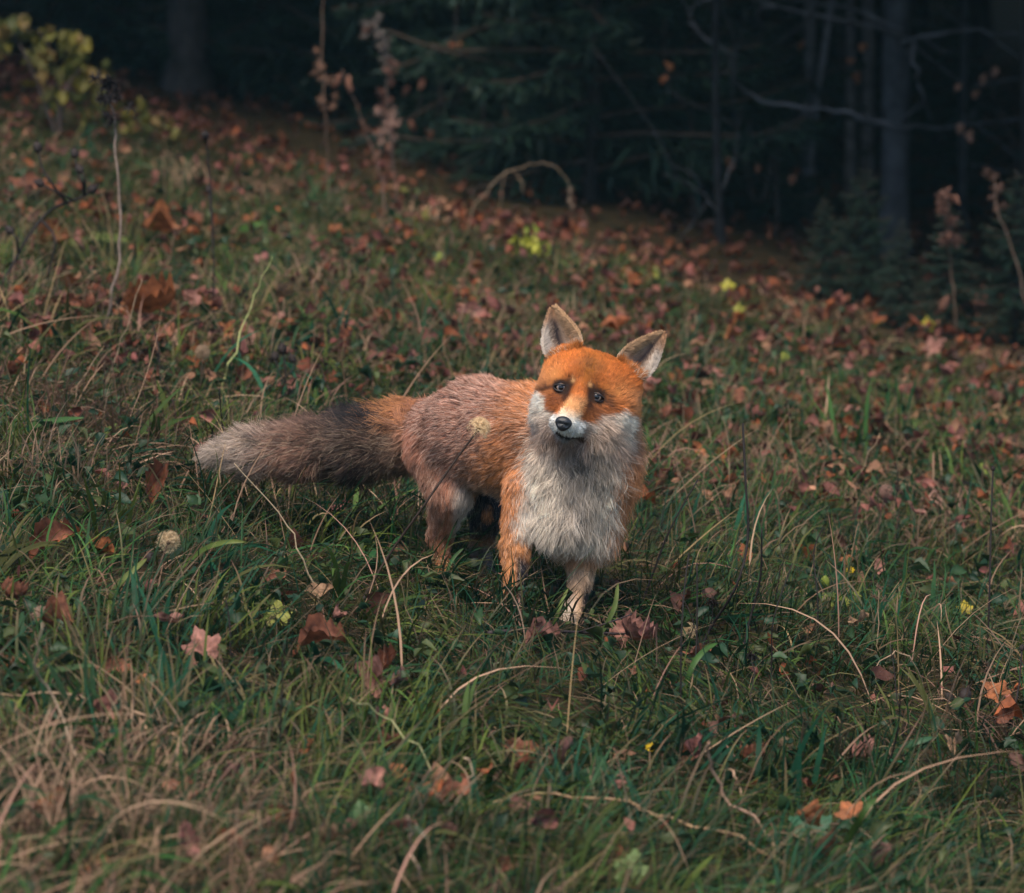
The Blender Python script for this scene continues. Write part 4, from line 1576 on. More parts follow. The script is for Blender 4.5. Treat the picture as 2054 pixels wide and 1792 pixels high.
def build_forest():
    # young spruces at the wood edge, boughs down to the ground: px, distance, height, label
    protos = [make_spruce(1.0, .03, .42, 80, 24, .012, 101, 5, .25, .0035), make_spruce(1.0, .02, .36, 95, 22, .011, 102, 5, .4, .0035), make_spruce(1.0, .05, .5, 70, 26, .012, 103, 5, .15, .0035)]
    young = [
        (1180, 16.3, 2.2, 0, 'young spruce with drooping boughs behind the arched dry grass stalk'),
        (1010, 17.4, 2.6, 1, 'slim young spruce behind the leaning brown stalk'),
        (1400, 17.3, 1.5, 2, 'broad young spruce between the arched stalk and the bare twigs'),
        (1140, 19.3, 3.0, 1, 'tall young spruce beside the wide dim trunk'),
        (1545, 16.6, .75, 0, 'low young spruce below the looping bare branch'),
        (880, 18.6, 3.0, 2, 'dense young spruce behind the pink seed cluster stalk'),
        (300, 19.0, 2.4, 0, 'dark young spruce behind the yellow leaved bushes'),
        (540, 18.5, 2.0, 1, 'dark young spruce beside the thin pale sapling trunk'),
        (130, 22.2, 3.2, 2, 'dark spruce rising behind the yellow leaved shrub'),
        (1735, 14.6, .44, 2, 'low bushy spruce sapling at the foot of the stout trunk'),
        (1655, 14.4, .34, 0, 'small spruce seedling beside the leaf covered wood edge'),
        (1905, 13.9, .46, 1, 'spruce sapling between the stout trunk and the leaning stalk'),
        (2040, 13.9, .55, 0, 'spruce sapling beyond the leaning wood edge stalk'),
        (1810, 13.9, .36, 1, 'small spruce seedling above the lone yellow leaf'),
        (2140, 15.5, .8, 2, 'young spruce beyond the sapling at the wood corner'),
        (690, 19.4, 2.8, 0, 'young spruce deep behind the tall thin brown stalk'),
        (-60, 23.0, 3.4, 1, 'spruce on the upper slope beyond the yellow leaved shrub'),
        (1600, 19.5, 1.2, 1, 'dim young spruce behind the thin grey trunk'),
        (1880, 19.0, 1.0, 2, 'dim young spruce behind the stout trunk'),
        (1750, 22.5, 1.6, 0, 'faint young spruce far behind the stout trunk'),
    ]
    used = set()
    for i, (px, dist, H, k, lab) in enumerate(young):
        x = (px - CX) / FX * dist
        o = protos[k] if k not in used else copy_tree(protos[k])
        used.add(k)
        o.location = (x, dist, gz(x, dist) - .02)
        o.rotation_euler = (0, 0, random.random() * 6.28)
        o.scale = (H * .9, H * .9, H)
        o['label'] = lab
        o['category'] = 'tree'
        o['group'] = 'young spruces at the wood edge'
    # tall spruces of the wood: bare lower trunks, unseen closed canopy put above for shade
    tall = [make_spruce(13, 1.9, 2.7, 170, 13, .10, 201, 3, .22, .05), make_spruce(12, 2.2, 2.5, 160, 13, .08, 202, 3, .26, .05), make_spruce(14, 1.7, 2.8, 180, 13, .11, 203, 3, .2, .05)]
    seen = set()
    cells = []
    for iy in range(15):
        for ix in range(-8, 10):
            x = ix * 1.75 + (iy % 2) * .9 + random.uniform(-.5, .5)
            y = 14.6 + iy * 1.9 + random.uniform(-.6, .6)
            if abs(x) > .115 * y + 7.0 or y < treeline(x) + .5:
                continue
            a = CX + FX * x / y
            if (540 < a < 1240) and y < 36:
                continue
            if (1480 < a < 2040 and y < 21.5) or (1240 < a < 1370 and y < 21) or (30 < a < 150 and y < 19.5):
                x = x + (1.2 if a > 1700 else -1.2) if a > 1400 else x + random.choice((-1, 1))
                if 1600 < CX + FX * x / y < 1900 and y < 19:
                    continue
            cells.append((x, y))
    cells += [(-3.6, 16.6), (-3.3, 18.7), (-3.0, 20.6), (-4.4, 15.2)]  # unseen trees left of the view, added to shade the upper slope
    for _ in range(34):
        y = random.uniform(42, 64)
        cells.append((random.uniform(.02 * y, .19 * y), y))
    for i, (x, y) in enumerate(cells):
        k = i % 3
        # keep the sight lines to the photographed trunks
        px = CX + FX * x / y
        o = tall[k] if k not in seen else copy_tree(tall[k])
        seen.add(k)
        s = random.uniform(.75, 1.1)
        o.location = (x, y, gz(x, y) - .03)
        o.rotation_euler = (random.gauss(0, .015), random.gauss(0, .015), random.random() * 6.28)
        o.scale = (s, s, s * random.uniform(.95, 1.1))
        o['label'] = 'tall dark spruce in the wood, its unseen crown added for shade'
        o['category'] = 'tree'
        o['group'] = 'tall spruces inside the wood'

    # bare trunks that can be told apart: px top, px base, py base, distance, width px, height, label
    bark = (.050, .053, .060)
    trunks = [
        (1806, 1797, 530, 16.0, 56, 9.0, 'stout grey trunk standing behind the low spruce saplings', []),
        (1318, 1300, 330, 20.5, 84, 12.0, 'widest pale grey trunk dim behind the young spruces', []),
        (1640, 1628, 450, 17.5, 25, 7.0, 'thin grey trunk standing upright beside a leaning pole', []),
        (1672, 1612, 470, 17.2, 16, 5.0, 'leaning pole crossing the thin grey trunk', []),
        (1688, 1706, 440, 18.4, 22, 7.0, 'thin brownish trunk between the leaning pole and stout trunk', []),
        (1742, 1738, 440, 19.0, 26, 8.0, 'dim blue grey trunk close beside the stout trunk', []),
        (426, 424, 265, 18.6, 13, 6.0, 'thin pale sapling trunk rising from dark leaf litter', []),
        (700, 690, 240, 20.0, 14, 6.0, 'dim sapling trunk behind the seed cluster stalk', []),
        (1950, 1935, 480, 18.0, 18, 6.0, 'slim dark trunk among the hanging brown leaves', []),
        (1450, 1447, 520, 15.6, 17, 2.6, 'short dark dead stem at the wood edge behind the fox', []),
    ]
    roots = {}
    for i, (pt, pb, pyb, dist, wpx, H, lab, _) in enumerate(trunks):
        x = (pb - CX) / FX * dist
        base = np.array([x, dist, gz(x, dist)])
        t = thing('bare_tree', base, lab, 'tree', 'bare trunks in the wood')
        r0 = wpx / FX * dist / 2
        lean = (pt - pb) / FX * dist / max(.4, (base[2] * 0 + 1.4 + .05 * dist * 0 + .6))
        mb = trunk_mesh(H, r0, 300 + i, 10, np.array(bark) * [.85, 2.0, 2.2, 2.2, 2.1, 2.1, 1.3, 1.0, 1.0, .3][i], .012, .45)
        tm = mb.build('trunk', M_BARK, t)
        if abs(pt - pb) > 30:
            tm.rotation_euler = (0, math.atan((pt - pb) / 470.0), 0)
        roots[i] = (t, base, dist)
        # short dead snags on the trunk
        r = np.random.default_rng(500 + i)
        for k in range(5):
            z = r.uniform(.3, 2.2)
            az = r.random() * 6.28
            L = r.uniform(.1, .4)
            d = np.array([math.cos(az), math.sin(az), r.uniform(-.2, .3)])
            pts = smooth_path([d * r0 * .5, d * L * .5 + r.normal(0, .02, 3), d * L + [0, 0, -.04]], 7)
            if abs(pt - pb) <= 30:
                MB().tube(pts + [0, 0, z], np.linspace(.005, .0015, 7), 5, np.array(bark) * .7).build('branch', M_BARK, t)
        if H > 5.5:      # a high leafy crown out of sight above
            ne, st = spruce_crown(H * 1.15, H * .55, 1.6, 60, 10, 700 + i, 2)
            ne.build('crown', M_NEEDLE, t)

    def limb(i, pts, rad, dd=-.12, seed=0, twigs=3):
        t, base, dist = roots[i]
        q = np.array([P(a, b, dist / math.cos(0) * 1.0 + dd + .10 * math.sin(j * 1.3 + seed)) for j, (a, b) in enumerate(pts)])
        path = smooth_path(q, None, .004, seed)
        mb = MB().tube(path, np.linspace(rad * .8, rad * .25, len(path)), 7, (.08, .08, .088))
        r = np.random.default_rng(seed)
        for k in range(twigs):
            j = r.integers(2, len(path) - 2)
            d = unit(path[j + 1] - path[j - 1]) + r.normal(0, .7, 3)
            L = r.uniform(.1, .3)
            tw = smooth_path([path[j], path[j] + d * L * .5 + r.normal(0, .02, 3), path[j] + d * L + r.normal(0, .03, 3)], 7)
            mb.tube(tw, np.linspace(rad * .4, .001, 7), 5, (.06, .06, .068))
        mb.build('branch', M_BARK, t, base)

    limb(0, [(1808, 120), (1832, 82), (1760, 55), (1660, 36), (1560, 12), (1470, -18)], .013, -.14, 1, 4)
    limb(0, [(1812, 95), (1832, 78), (1940, 62), (2054, 70), (2160, 60)], .011, -.16, 2, 3)
    limb(0, [(1830, 80), (1836, 140), (1850, 195), (1872, 245)], .011, -.16, 3, 1)
    limb(0, [(1800, 258), (1700, 226), (1600, 214), (1505, 190), (1470, 152), (1462, 112), (1412, 72), (1384, 38), (1398, 8), (1455, -4)], .011, -.12, 4, 3)
    limb(0, [(1560, 12), (1520, 20), (1532, 55), (1522, 78)], .008, -.15, 5, 0)
    limb(0, [(1800, 252), (1880, 256), (1990, 246), (2120, 225)], .008, -.12, 6, 3)
    limb(0, [(1812, 60), (1720, 20), (1620, 0), (1540, -20)], .009, -.2, 7, 3)
    limb(1, [(1310, 30), (1240, 65), (1170, 74), (1108, 72), (1040, 85)], .011, -.2, 8, 3)
    limb(1, [(1300, -30), (1180, 5), (1080, 30), (1000, 62), (900, 76)], .012, -.25, 9, 4)
    limb(8, [(1950, 172), (2054, 154), (2150, 120)], .010, -.1, 10, 2)
    limb(8, [(1945, 60), (1900, 30), (1870, -10)], .008, -.1, 11, 1)
    limb(8, [(1945, 330), (2054, 345), (2130, 340)], .008, -.1, 12, 2)
    limb(9, [(1447, 380), (1475, 300), (1485, 210)], .005, -.05, 13, 3)
    limb(9, [(1447, 430), (1400, 380), (1330, 350)], .005, -.05, 14, 3)


build_forest()


# ------------------------------------------------------------------ plants and stalks
def stalk_pts(base_px, pts, dj=.06, seed=0, sink=.02):
    """stem points: the first is on the ground under base_px, the rest rise at about its distance"""
    r = np.random.default_rng(seed)
    g, dep = G(*base_px)
    q = [g - np.array([0, 0, sink])]
    d = 0
    for (a, b) in pts:
        d += r.normal(0, dj)
        q.append(P(a, b, dep + d))
    return np.array(q), dep, g


def stem(t, path, r0, r1, col, origin, name='stem', n=6):
    return MB().tube(path, np.linspace(r0, r1, len(path)), n, col).build(name, M_STEM, t, origin)


def fluff_ball(c, r, n, seed, col, core=(.09, .06, .04), half=False, axis=(0, 0, 1)):
    """a seed clock: a knob with radiating bristles tipped by fine hairs"""
    rr = np.random.default_rng(seed)
    mb = MB()
    ax = unit(np.array(axis, float))
    d = unit(rr.normal(0, 1, (n, 3)))
    if half:
        d = unit(d + ax * .75)
    L = r * rr.uniform(.75, 1.05, n)
    tip = c + d * L[:, None]
    e = unit(np.cross(d, rr.normal(0, 1, (n, 3))))
    f = np.cross(d, e)
    V, F = [], []
    w = r * .014
    a0 = c + d * (r * .15)
    V.append(np.stack([a0 - e * w, a0 + e * w, tip], 1).reshape(-1, 3))
    k = 6
    for j in range(k):
        an = 2 * math.pi * j / k
        s = e * math.cos(an) + f * math.sin(an)
        m = tip - d * (r * .10)
        o = tip + s * (r * .20) + d * (r * .06)
        g = np.cross(s, d)
        V.append(np.stack([m - g * w, m + g * w, o], 1).reshape(-1, 3))
    V = np.concatenate(V)
    cc = np.asarray(col) * rr.uniform(.75, 1.2, (len(V) // 3, 1))
    mb.add(V, np.arange(len(V)).reshape(-1, 3), np.repeat(cc, 3, 0))
    kb = MB().ball(c, (r * .22, r * .22), 9, 7, core)
    return mb, kb


def seed_clock(base_px, pts, r_px, label, col=(.62, .47, .29), half=False, seed=0, stemcol=(.07, .045, .03), group='fluffy seed heads', r0=.0016):
    q, dep, g = stalk_pts(base_px, pts, .015, seed)
    t = thing('seed_head', g, label, 'seed head', group)
    path = smooth_path(q)
    stem(t, path, r0, r0 * .8, stemcol, g)
    top = path[-1]
    d = unit(path[-1] - path[-2])
    r = r_px * 1.1 / FX * dep
    c = top + d * r * .35
    f, kb = fluff_ball(c, r, 430, seed, col, half=half, axis=d)
    f.build('fluff', M_FLUFF, t, g)
    kb.build('knob', M_STEM, t, g)
    return t


def dark_head(t, c, d, r, origin, col=(.03, .022, .02), seed=0):
    """a withered knapweed-like head: a scaly egg with a ragged tuft"""
    rr = np.random.default_rng(seed)
    mb = MB()
    mb.ball(c, (r * .8, r * 1.0), 9, 8, col, d)
    d = unit(np.array(d, float))
    for k in range(26):
        s = unit(rr.normal(0, 1, 3))
        s = unit(s - d * (s @ d))
        h = rr.uniform(-.8, .8)
        p = c + d * r * h + s * r * .78 * math.sqrt(max(.05, 1 - h * h))
        e = unit(np.cross(d, s))
        mb.add(np.stack([p - e * r * .14, p + e * r * .14, p + s * r * .22 + d * r * .35]), np.array([[0, 1, 2]]), np.array(col) * rr.uniform(.6, 1.8))
    for k in range(16):
        s = unit(rr.normal(0, .6, 3) + d * 1.2)
        p = c + d * r * .8
        e = unit(np.cross(d, s) + 1e-3)
        mb.add(np.stack([p - e * r * .06, p + e * r * .06, p + s * r * .8]), np.array([[0, 1, 2]]), np.array(col) * 1.7)
    return mb.build('seed_pod', M_STEM, t, origin)


def dark_stem(base_px, pts, label, head=None, r0=.0016, col=(.018, .014, .013), seed=0, group='thin dark stems', cat='stem', name='dark_stem', side=()):
    q, dep, g = stalk_pts(base_px, pts, .02, seed)
    t = thing(name, g, label, cat, group)
    path = smooth_path(q)
    r0 = r0 * 1.35
    stem(t, path, r0, r0 * .7, col, g)
    if head:
        dark_head(t, path[-1], path[-1] - path[-2], head / FX * dep, g, seed=seed)
    for sp, hd in side:
        qq = np.array([P(a, b, dep + .01 * j) for j, (a, b) in enumerate(sp)])
        j = np.argmin(np.linalg.norm(path - qq[0], axis=1))
        qq[0] = path[j]
        pp = smooth_path(qq)
        stem(t, pp, r0 * .8, r0 * .5, col, g, 'side_stem')
        if hd:
            dark_head(t, pp[-1], pp[-1] - pp[-2], hd / FX * dep, g, seed=seed + 3)
    return t


def panicle(t, path, f0, f1, n, r, col, origin, seed, name='seed_cluster', size=.012):
    """dry woolly seed clumps along the upper part of a stalk"""
    rr = np.random.default_rng(seed)
    mb = MB()
    for k in range(n):
        f = rr.uniform(f0, f1)
        i = f * (len(path) - 1)
        j = int(min(i, len(path) - 2))
        c = path[j] + (path[j + 1] - path[j]) * (i - j) + rr.normal(0, r, 3) * [1, .8, 1]
        m = 26
        d = unit(rr.normal(0, 1, (m, 3)))
        e = unit(np.cross(d, rr.normal(0, 1, (m, 3))))
        L = size * rr.uniform(.5, 1.2, (m, 1))
        V = np.stack([c - e * size * .12, c + e * size * .12, c + d * L + e * size * .06, c + d * L - e * size * .05], 1).reshape(-1, 3)
        mb.add(V, np.arange(m * 4).reshape(-1, 4), np.array(col) * rr.uniform(.4, .95))
    return mb.build(name, M_FLUFF, t, origin, kind='stuff')


def dry_stalk(base_px, pts, label, r0=.003, r1=.0015, col=(.26, .18, .125), pan=None, seed=0, name='dry_stalk', group='tall dry stalks', leaves=0, dj=.04, lcol=(.25, .12, .08)):
    q, dep, g = stalk_pts(base_px, pts, dj, seed)
    t = thing(name, g, label, 'stalk', group)
    path = smooth_path(q, None, .003, seed)
    if dep > 10.5:
        r0, r1, col = r0 * .72, r1 * .72, np.array(col) * .72
    stem(t, path, r0, r1, col, g)
    for k, pn in enumerate(pan or []):
        panicle(t, path, *pn[:4], pn[4], g, seed + k, size=pn[5] if len(pn) > 5 else .012)
    rr = np.random.default_rng(seed + 50)
    for k in range(leaves):
        V, F = leaf_grid(BEECH, .06, .014, .5, .8, 1.0, .1, seed=k)
        i = rr.integers(len(path) // 5, len(path) - 1)
        R = np.array(Matrix.Rotation(rr.random() * 6.28, 3, 'Z') @ Matrix.Rotation(rr.uniform(.4, 1.5), 3, 'Y'))
        V = (V + [.03, 0, 0]) @ R.T * rr.uniform(.7, 1.3) + path[i]
        MB().add(V, F, np.array(lcol) * rr.uniform(.7, 1.3)).build('leaf', M_LEAF, t, g)
    return t


def build_plants():
    # the seed clock before the fox
    seed_clock((700, 1232), [(770, 1130), (850, 1015), (905, 935), (955, 868)], 22, 'round fluffy tan seed head on a long dark stem crossing the fox flank', seed=3, half=True, col=(.80, .60, .36), r0=.0024, stemcol=(.035, .022, .016))
    seed_clock((285, 1235), [(300, 1190), (318, 1140), (335, 1095)], 22, 'half bare tan seed head above the crumpled rust leaf', half=True, seed=4)
    seed_clock((60, 1275), [(70, 1255), (80, 1238)], 18, 'flattened pinkish seed head low in the grass', col=(.45, .30, .22), half=True, seed=5)
    seed_clock((1385, 1315), [(1384, 1290), (1383, 1268)], 15, 'small straw seed head beside the fallen twig tip', seed=6, half=True)
    seed_clock((1570, 1555), [(1572, 1520), (1574, 1500)], 15, 'dull small seed head low in the grass by the broken reed', seed=7, half=True, col=(.33, .24, .15))
    seed_clock((2095, 1405), [(2092, 1310), (2088, 1220)], 16, 'brown seed head at the edge of the meadow', seed=8)
    seed_clock((410, 755), [(412, 730), (408, 712)], 15, 'pale fluffy seed head near the salmon lobed leaf', seed=9, col=(.42, .30, .2))
    seed_clock((1740, 1130), [(1756, 1080), (1776, 990)], 13, 'faded pink seed head on a tall thin stem beyond the fox', seed=10, col=(.36, .22, .17))
    dark_stem((1003, 1120), [(1006, 1080), (1014, 1030), (1017, 990)], 'thin dark stem with a tiny cup head before the fox chest', 5, .0012, seed=11)
    dark_stem((300, 1150), [(300, 1120)], 'dark withered seed pod below the half bare seed head', 13, .0018, seed=12)
    # dark arched stems on the right of the fox
    dark_stem((1392, 1330), [(1420, 1270), (1475, 1180), (1500, 1080), (1495, 960), (1490, 850)], 'long dark stem arching up with the tallest bare tip', None, .0020, seed=13)
    dark_stem((1480, 1325), [(1505, 1240), (1525, 1160), (1528, 1060)], 'dark curved stem standing beside the tallest bare stem', None, .0018, seed=14)
    dark_stem((1265, 1250), [(1310, 1150), (1345, 1060), (1400, 962)], 'dark slanting stem between the fox chest and arched stems', None, .0016, seed=15)
    dark_stem((1366, 1430), [(1366, 1300), (1372, 1190), (1382, 1110)], 'straight dark stem crossing the fallen twig', None, .0014, seed=16)
    dark_stem((1392, 1360), [(1398, 1260), (1398, 1130)], 'upright dark stem close beside the straight one', None, .0014, seed=17)
    dark_stem((1545, 1420), [(1548, 1320), (1552, 1240), (1590, 1130)], 'thin dark stem forking from the tan grass tuft', None, .0012, seed=18)
    dark_stem((1640, 1300), [(1640, 1200), (1632, 1110), (1650, 1060)], 'short dark stem behind the tan grass tuft', None, .0012, seed=19)
    dark_stem((1980, 1330), [(1985, 1180), (1988, 1040), (1992, 940)], 'faint dark stem standing by the small yellow leaf', 6, .0016, seed=20)
    dark_stem((2010, 1480), [(2040, 1400), (2050, 1300)], 'dark stem with a pod beside the black withered clump', 7, .0014, seed=21)
    dark_stem((565, 1560), [(562, 1480), (566, 1380), (570, 1290)], 'thin straight dark stem below the yellow green twin leaf', None, .0014, seed=22)
    dark_stem((463, 1330), [(462, 1280), (458, 1230), (452, 1205)], 'short dark stem before the dusty pink maple leaf', None, .0014, seed=23)
    dark_stem((650, 1010), [(655, 930), (662, 860), (668, 835)], 'thin dark stem in front of the fox tail', None, .0014, seed=24)
    dark_stem((446, 960), [(455, 930), (458, 890), (446, 855), (440, 780)], 'crooked dark stem in front of the white tail tip', None, .0014, seed=25)
    dark_stem((1770, 1555), [(1800, 1470), (1806, 1380)], 'fine dark stem leaning near the reed clump', None, .0012, seed=26)
    # the branched dark seed heads on the upper slope
    dark_stem((-30, 610), [(15, 550), (60, 470), (105, 420), (160, 398), (185, 380)], 'branching dark stalk with egg shaped withered seed heads', 12, .0032, seed=27, name='withered_knapweed', cat='stalk', group='withered dark seed stalks',
              side=[([(120, 412), (105, 370), (84, 335), (76, 296)], 12), ([(125, 410), (112, 385), (80, 368)], 11), ([(178, 388), (165, 365), (155, 345), (150, 308)], 11),
                    ([(180, 386), (170, 362), (160, 340)], 11), ([(40, 500), (32, 478), (20, 462)], 11), ([(90, 430), (110, 480), (95, 560)], 0)])
    dark_stem((430, 640), [(428, 520), (424, 400), (416, 300), (412, 272)], 'dark stalk with a woolly grey tuft below the wood edge', 10, .0022, seed=28, group='withered dark seed stalks', side=[([(426, 460), (420, 400), (418, 380)], 8)])
    dark_stem((575, 800), [(572, 740), (566, 700)], 'black withered flower clump uphill of the fox tail', 12, .002, seed=29, group='withered dark seed stalks', side=[([(573, 770), (556, 735), (552, 715)], 10), ([(573, 765), (590, 735), (586, 720)], 10)])
    dark_stem((320, 760), [(318, 700), (306, 650)], 'dark stalk holding up the curled leaf cluster', None, .0018, seed=30, group='withered dark seed stalks')
    dark_stem((1930, 1440), [(1930, 1415), (1936, 1395)], 'black withered clump sunk in grass beside the dark pod stem', 16, .002, seed=31, group='withered dark seed stalks', side=[([(1930, 1420), (1905, 1400)], 11)])
    # tall dry stalks
    dry_stalk((202, 672), [(228, 580), (240, 460), (236, 340), (230, 250), (214, 165)], 'tall pale pinkish stalk with a ragged dark tuft at its top', .0052, .003, (.25, .185, .15), [(.80, 1.0, 16, .015, (.05, .042, .042), .02)], 41)
    dry_stalk((660, 420), [(658, 330), (652, 220), (646, 120), (648, 0), (652, -80)], 'tall thin brown stalk with small tan clusters before the dark wood', .0035, .002, (.16, .10, .07), [(.42, .62, 12, .012, (.33, .19, .13), .018)], 42)
    dry_stalk((778, 440), [(765, 360), (745, 290), (710, 200), (686, 140)], 'leaning brown stalk with faded clusters before the dark wood', .0055, .002, (.17, .11, .085), [(.2, .7, 14, .008, (.25, .13, .09), .014)], 43, leaves=3)
    dry_stalk((800, 430), [(792, 360), (782, 270), (776, 180), (772, 100), (750, 45)], 'stalk topped by grey wool with a bright pink seed cluster', .0032, .002, (.13, .10, .085), [(.38, .50, 16, .012, (.50, .32, .26), .02), (.72, 1.0, 22, .015, (.20, .17, .155), .022), (.5, .72, 10, .02, (.26, .13, .1), .018)], 44, leaves=4)
    dry_stalk((930, 480), [(945, 430), (965, 395), (1005, 355), (1060, 330), (1110, 333), (1138, 365), (1146, 425)], 'dry grass stalk arched over in a wide bow', .0024, .0012, (.40, .29, .19), [(.88, 1.0, 5, .004, (.42, .3, .22), .012)], 45, group='arched grass stalks', dj=.02, leaves=0)
    dry_stalk((1000, 420), [(1012, 352), (1030, 344), (1044, 362), (1050, 388)], 'short drooping blade hanging inside the wide bow', .0012, .003, (.38, .25, .16), None, 46, group='arched grass stalks', dj=.01)
    dry_stalk((1925, 690), [(1915, 600), (1905, 520), (1898, 450), (1890, 380)], 'brown stalk with withered drooping clusters at the wood edge', .0045, .0025, (.14, .09, .06), [(.62, 1.0, 16, .014, (.24, .13, .1), .022)], 47, leaves=3)
    dry_stalk((2085, 720), [(2060, 620), (2030, 500), (2000, 420), (1990, 350)], 'leaning stalk with sparse tufts beyond the wood edge stalk', .004, .002, (.15, .10, .075), [(.75, 1.0, 7, .01, (.22, .13, .1), .018)], 48)
    dry_stalk((440, 790), [(462, 730), (490, 650), (518, 575), (546, 515)], 'long yellow green grass stalk slanting over the meadow', .0022, .001, (.34, .36, .14), None, 49, group='long grass stalks', dj=.02)
    dry_stalk((200, 790), [(230, 720), (262, 640), (285, 560)], 'thin pale grass stalk beside the pale dry stalk foot', .0012, .0007, (.3, .22, .14), None, 50, group='long grass stalks', dj=.02)
    # grass stalks before the tail
    for k, (b, pts, lab, c) in enumerate([
            ((660, 1010), [(612, 950), (560, 880), (520, 850)], 'tan grass stalk crossing low over the fox tail', (.42, .3, .18)),
            ((705, 960), [(735, 900), (738, 850), (705, 815), (655, 850)], 'tan grass blade looping in front of the dark tail patch', (.34, .24, .18)),
            ((680, 985), [(668, 900), (655, 850), (640, 830)], 'straw blade bowing before the tail next to the loop', (.38, .28, .16)),
            ((905, 1600), [(830, 1500), (770, 1440), (700, 1400)], 'long greenish stem sprawling below the hind paws', (.28, .27, .13)),
            ((650, 1215), [(610, 1120), (560, 1030), (470, 930)], 'long pale stem lying across grass below the tail tip', (.36, .27, .17)),
            ((850, 1010), [(790, 975), (720, 980), (660, 975)], 'curved tan stem lying under the fox tail', (.36, .24, .14))]):
        dry_stalk(b, pts, lab, .0018, .001, c, None, 60 + k, group='grass stalks around the tail', dj=.02, name='grass_stalk')
    # reeds in the foreground
    for k, (b, pts, w, lab, c) in enumerate([
            ((1580, 1735), [(1530, 1660), (1450, 1590), (1425, 1530), (1422, 1490)], .0045, 'broken tan reed stalk bent upright in the grass', (.36, .22, .15)),
            ((1500, 1620), [(1475, 1570), (1466, 1540)], .005, 'short broken reed end beside the bent tan reed', (.36, .23, .15)),
            ((1700, 1790), [(1520, 1700), (1350, 1640), (1180, 1600), (1050, 1600), (960, 1640), (880, 1720)], .005, 'thick dry stem arching wide over the foreground grass', (.28, .18, .10)),
            ((500, 1500), [(400, 1480), (250, 1420), (120, 1390), (-20, 1400)], .0045, 'pale arched stem over the straw patch', (.33, .22, .14)),
            ((850, 1790), [(835, 1740), (822, 1680), (818, 1640)], .004, 'blurred tan blade standing upright in the foreground', (.42, .29, .2)),
            ((180, 1560), [(110, 1400), (75, 1330), (85, 1250)], .0035, 'tall hooked straw blade beside the straw patch', (.3, .22, .15)),
            ((930, 1640), [(945, 1560), (930, 1520)], .003, 'curled pale blade tip below the fallen twig', (.42, .3, .2)),
            ((1745, 1390), [(1760, 1340), (1790, 1310), (1830, 1325), (1855, 1400)], .0022, 'thin tan blade bowed over the tan grass tuft', (.36, .25, .16))]):
        dry_stalk(b, pts, lab, w * .55, w * .4, c, None, 80 + k, group='bent reeds in the meadow', dj=.03, name='reed_stalk')
    # thin withered stems standing about the slope
    r = random.Random(5)
    for k in range(46):
        if k < 26:
            px, py = r.uniform(-10, 720), r.uniform(330, 860)
            zone = 'uphill of the fox tail'
        else:
            px, py = r.uniform(1290, 2050), r.uniform(760, 1500)
            zone = 'on the slope beyond the fox chest'
        h = r.uniform(60, 170) * (1.15 if py > 900 else 1)
        lean = r.gauss(0, 34)
        tan = r.random() < .5
        dry_stalk((px, py), [(px + lean * .3, py - h * .4), (px + lean, py - h)], ('thin straw coloured weed standing %s' if tan else 'thin blackish withered weed standing %s') % zone, .0016, .0008,
                  (.26, .175, .11) if tan else (.022, .017, .015), [(.85, 1.0, 3, .004, (.2, .13, .09) if tan else (.04, .03, .028), .009)] if r.random() < .5 else None, 900 + k, name='withered_weed',
                  group=('straw stems %s' if tan else 'blackish stems %s') % zone, dj=.02)
    # fallen twig
    q = np.array([G(980, 1312)[0] + [0, 0, .035], G(1060, 1306)[0] + [0, 0, .035], G(1160, 1304)[0] + [0, 0, .03], G(1285, 1308)[0] + [0, 0, .03]])
    t = thing('fallen_twig', q[1], 'dark thin twig lying flat in the grass below the fox paws', 'twig')
    stem(t, smooth_path(q), .004, .002, (.04, .03, .03), q[1])
    MB().tube(smooth_path([q[2], q[2] + [.05, -.02, .02], q[2] + [.09, -.02, .035]], 6), np.linspace(.002, .001, 6), 5, (.04, .03, .03)).build('side_twig', M_STEM, t, q[1])

    # green and yellow leaves that stand out
    def lobed(px, py, s, col, label, lobes=5, lean=.9, roll=1.57, lift=.6, seed=0, name='green_leaf', pair=None, group='lobed green leaves in the grass'):
        g, dep = G(px, py + s * .5)
        c = P(px, py, project(g)[2] - .01)
        t = thing(name, g, label, 'leaf', group)
        for k, (dx, dy, f, ro) in enumerate([(0, 0, 1, roll)] + (pair or [])):
            V, F = leaf_lobed(lobes, s / FX * dep * f, 400 + seed + k, .40, 45, .15)
            cc = c + np.array([dx, 0, -dy]) / FX * dep
            R = np.array(face_cam_rot(ro, lean))
            hue = np.array(col) * (1 + .25 * np.clip(V[:, 0:1] / (s / FX * dep) + .2, -.4, .6))
            MB().add(V @ R.T + cc, F, hue).build('leaf_blade', M_GREEN, t, g)
            MB().tube(smooth_path([g - [0, 0, .01], (g + cc) / 2 + [.004, 0, 0], cc], 7), .0008, 5, (.10, .10, .04)).build('leaf_stalk', M_STEM, t, g)

    lobed(556, 1240, 66, (.24, .25, .045), 'yellow green twin maple seedling leaf below the fox tail', seed=1, pair=[(-4, 50, 1.0, -1.3)])
    lobed(1264, 1752, 84, (.13, .20, .06), 'pale green ivy shaped leaf in the near grass', seed=2, roll=1.3)
    lobed(728, 1640, 62, (.06, .13, .04), 'small mid green lobed leaf near the bright orange leaf', seed=3, roll=1.8)
    lobed(1626, 1660, 100, (.035, .10, .05), 'broad bluish green lobed leaf behind the bent reed', seed=4, lean=.7)
    lobed(2002, 1750, 52, (.16, .22, .05), 'tiny yellow green three lobed leaf in deep grass', lobes=3, seed=5)
    lobed(1460, 576, 34, (.34, .32, .03), 'yellow lobed leaf at the top of the meadow slope', seed=6, group='yellow leaves on the slope', name='yellow_leaf')
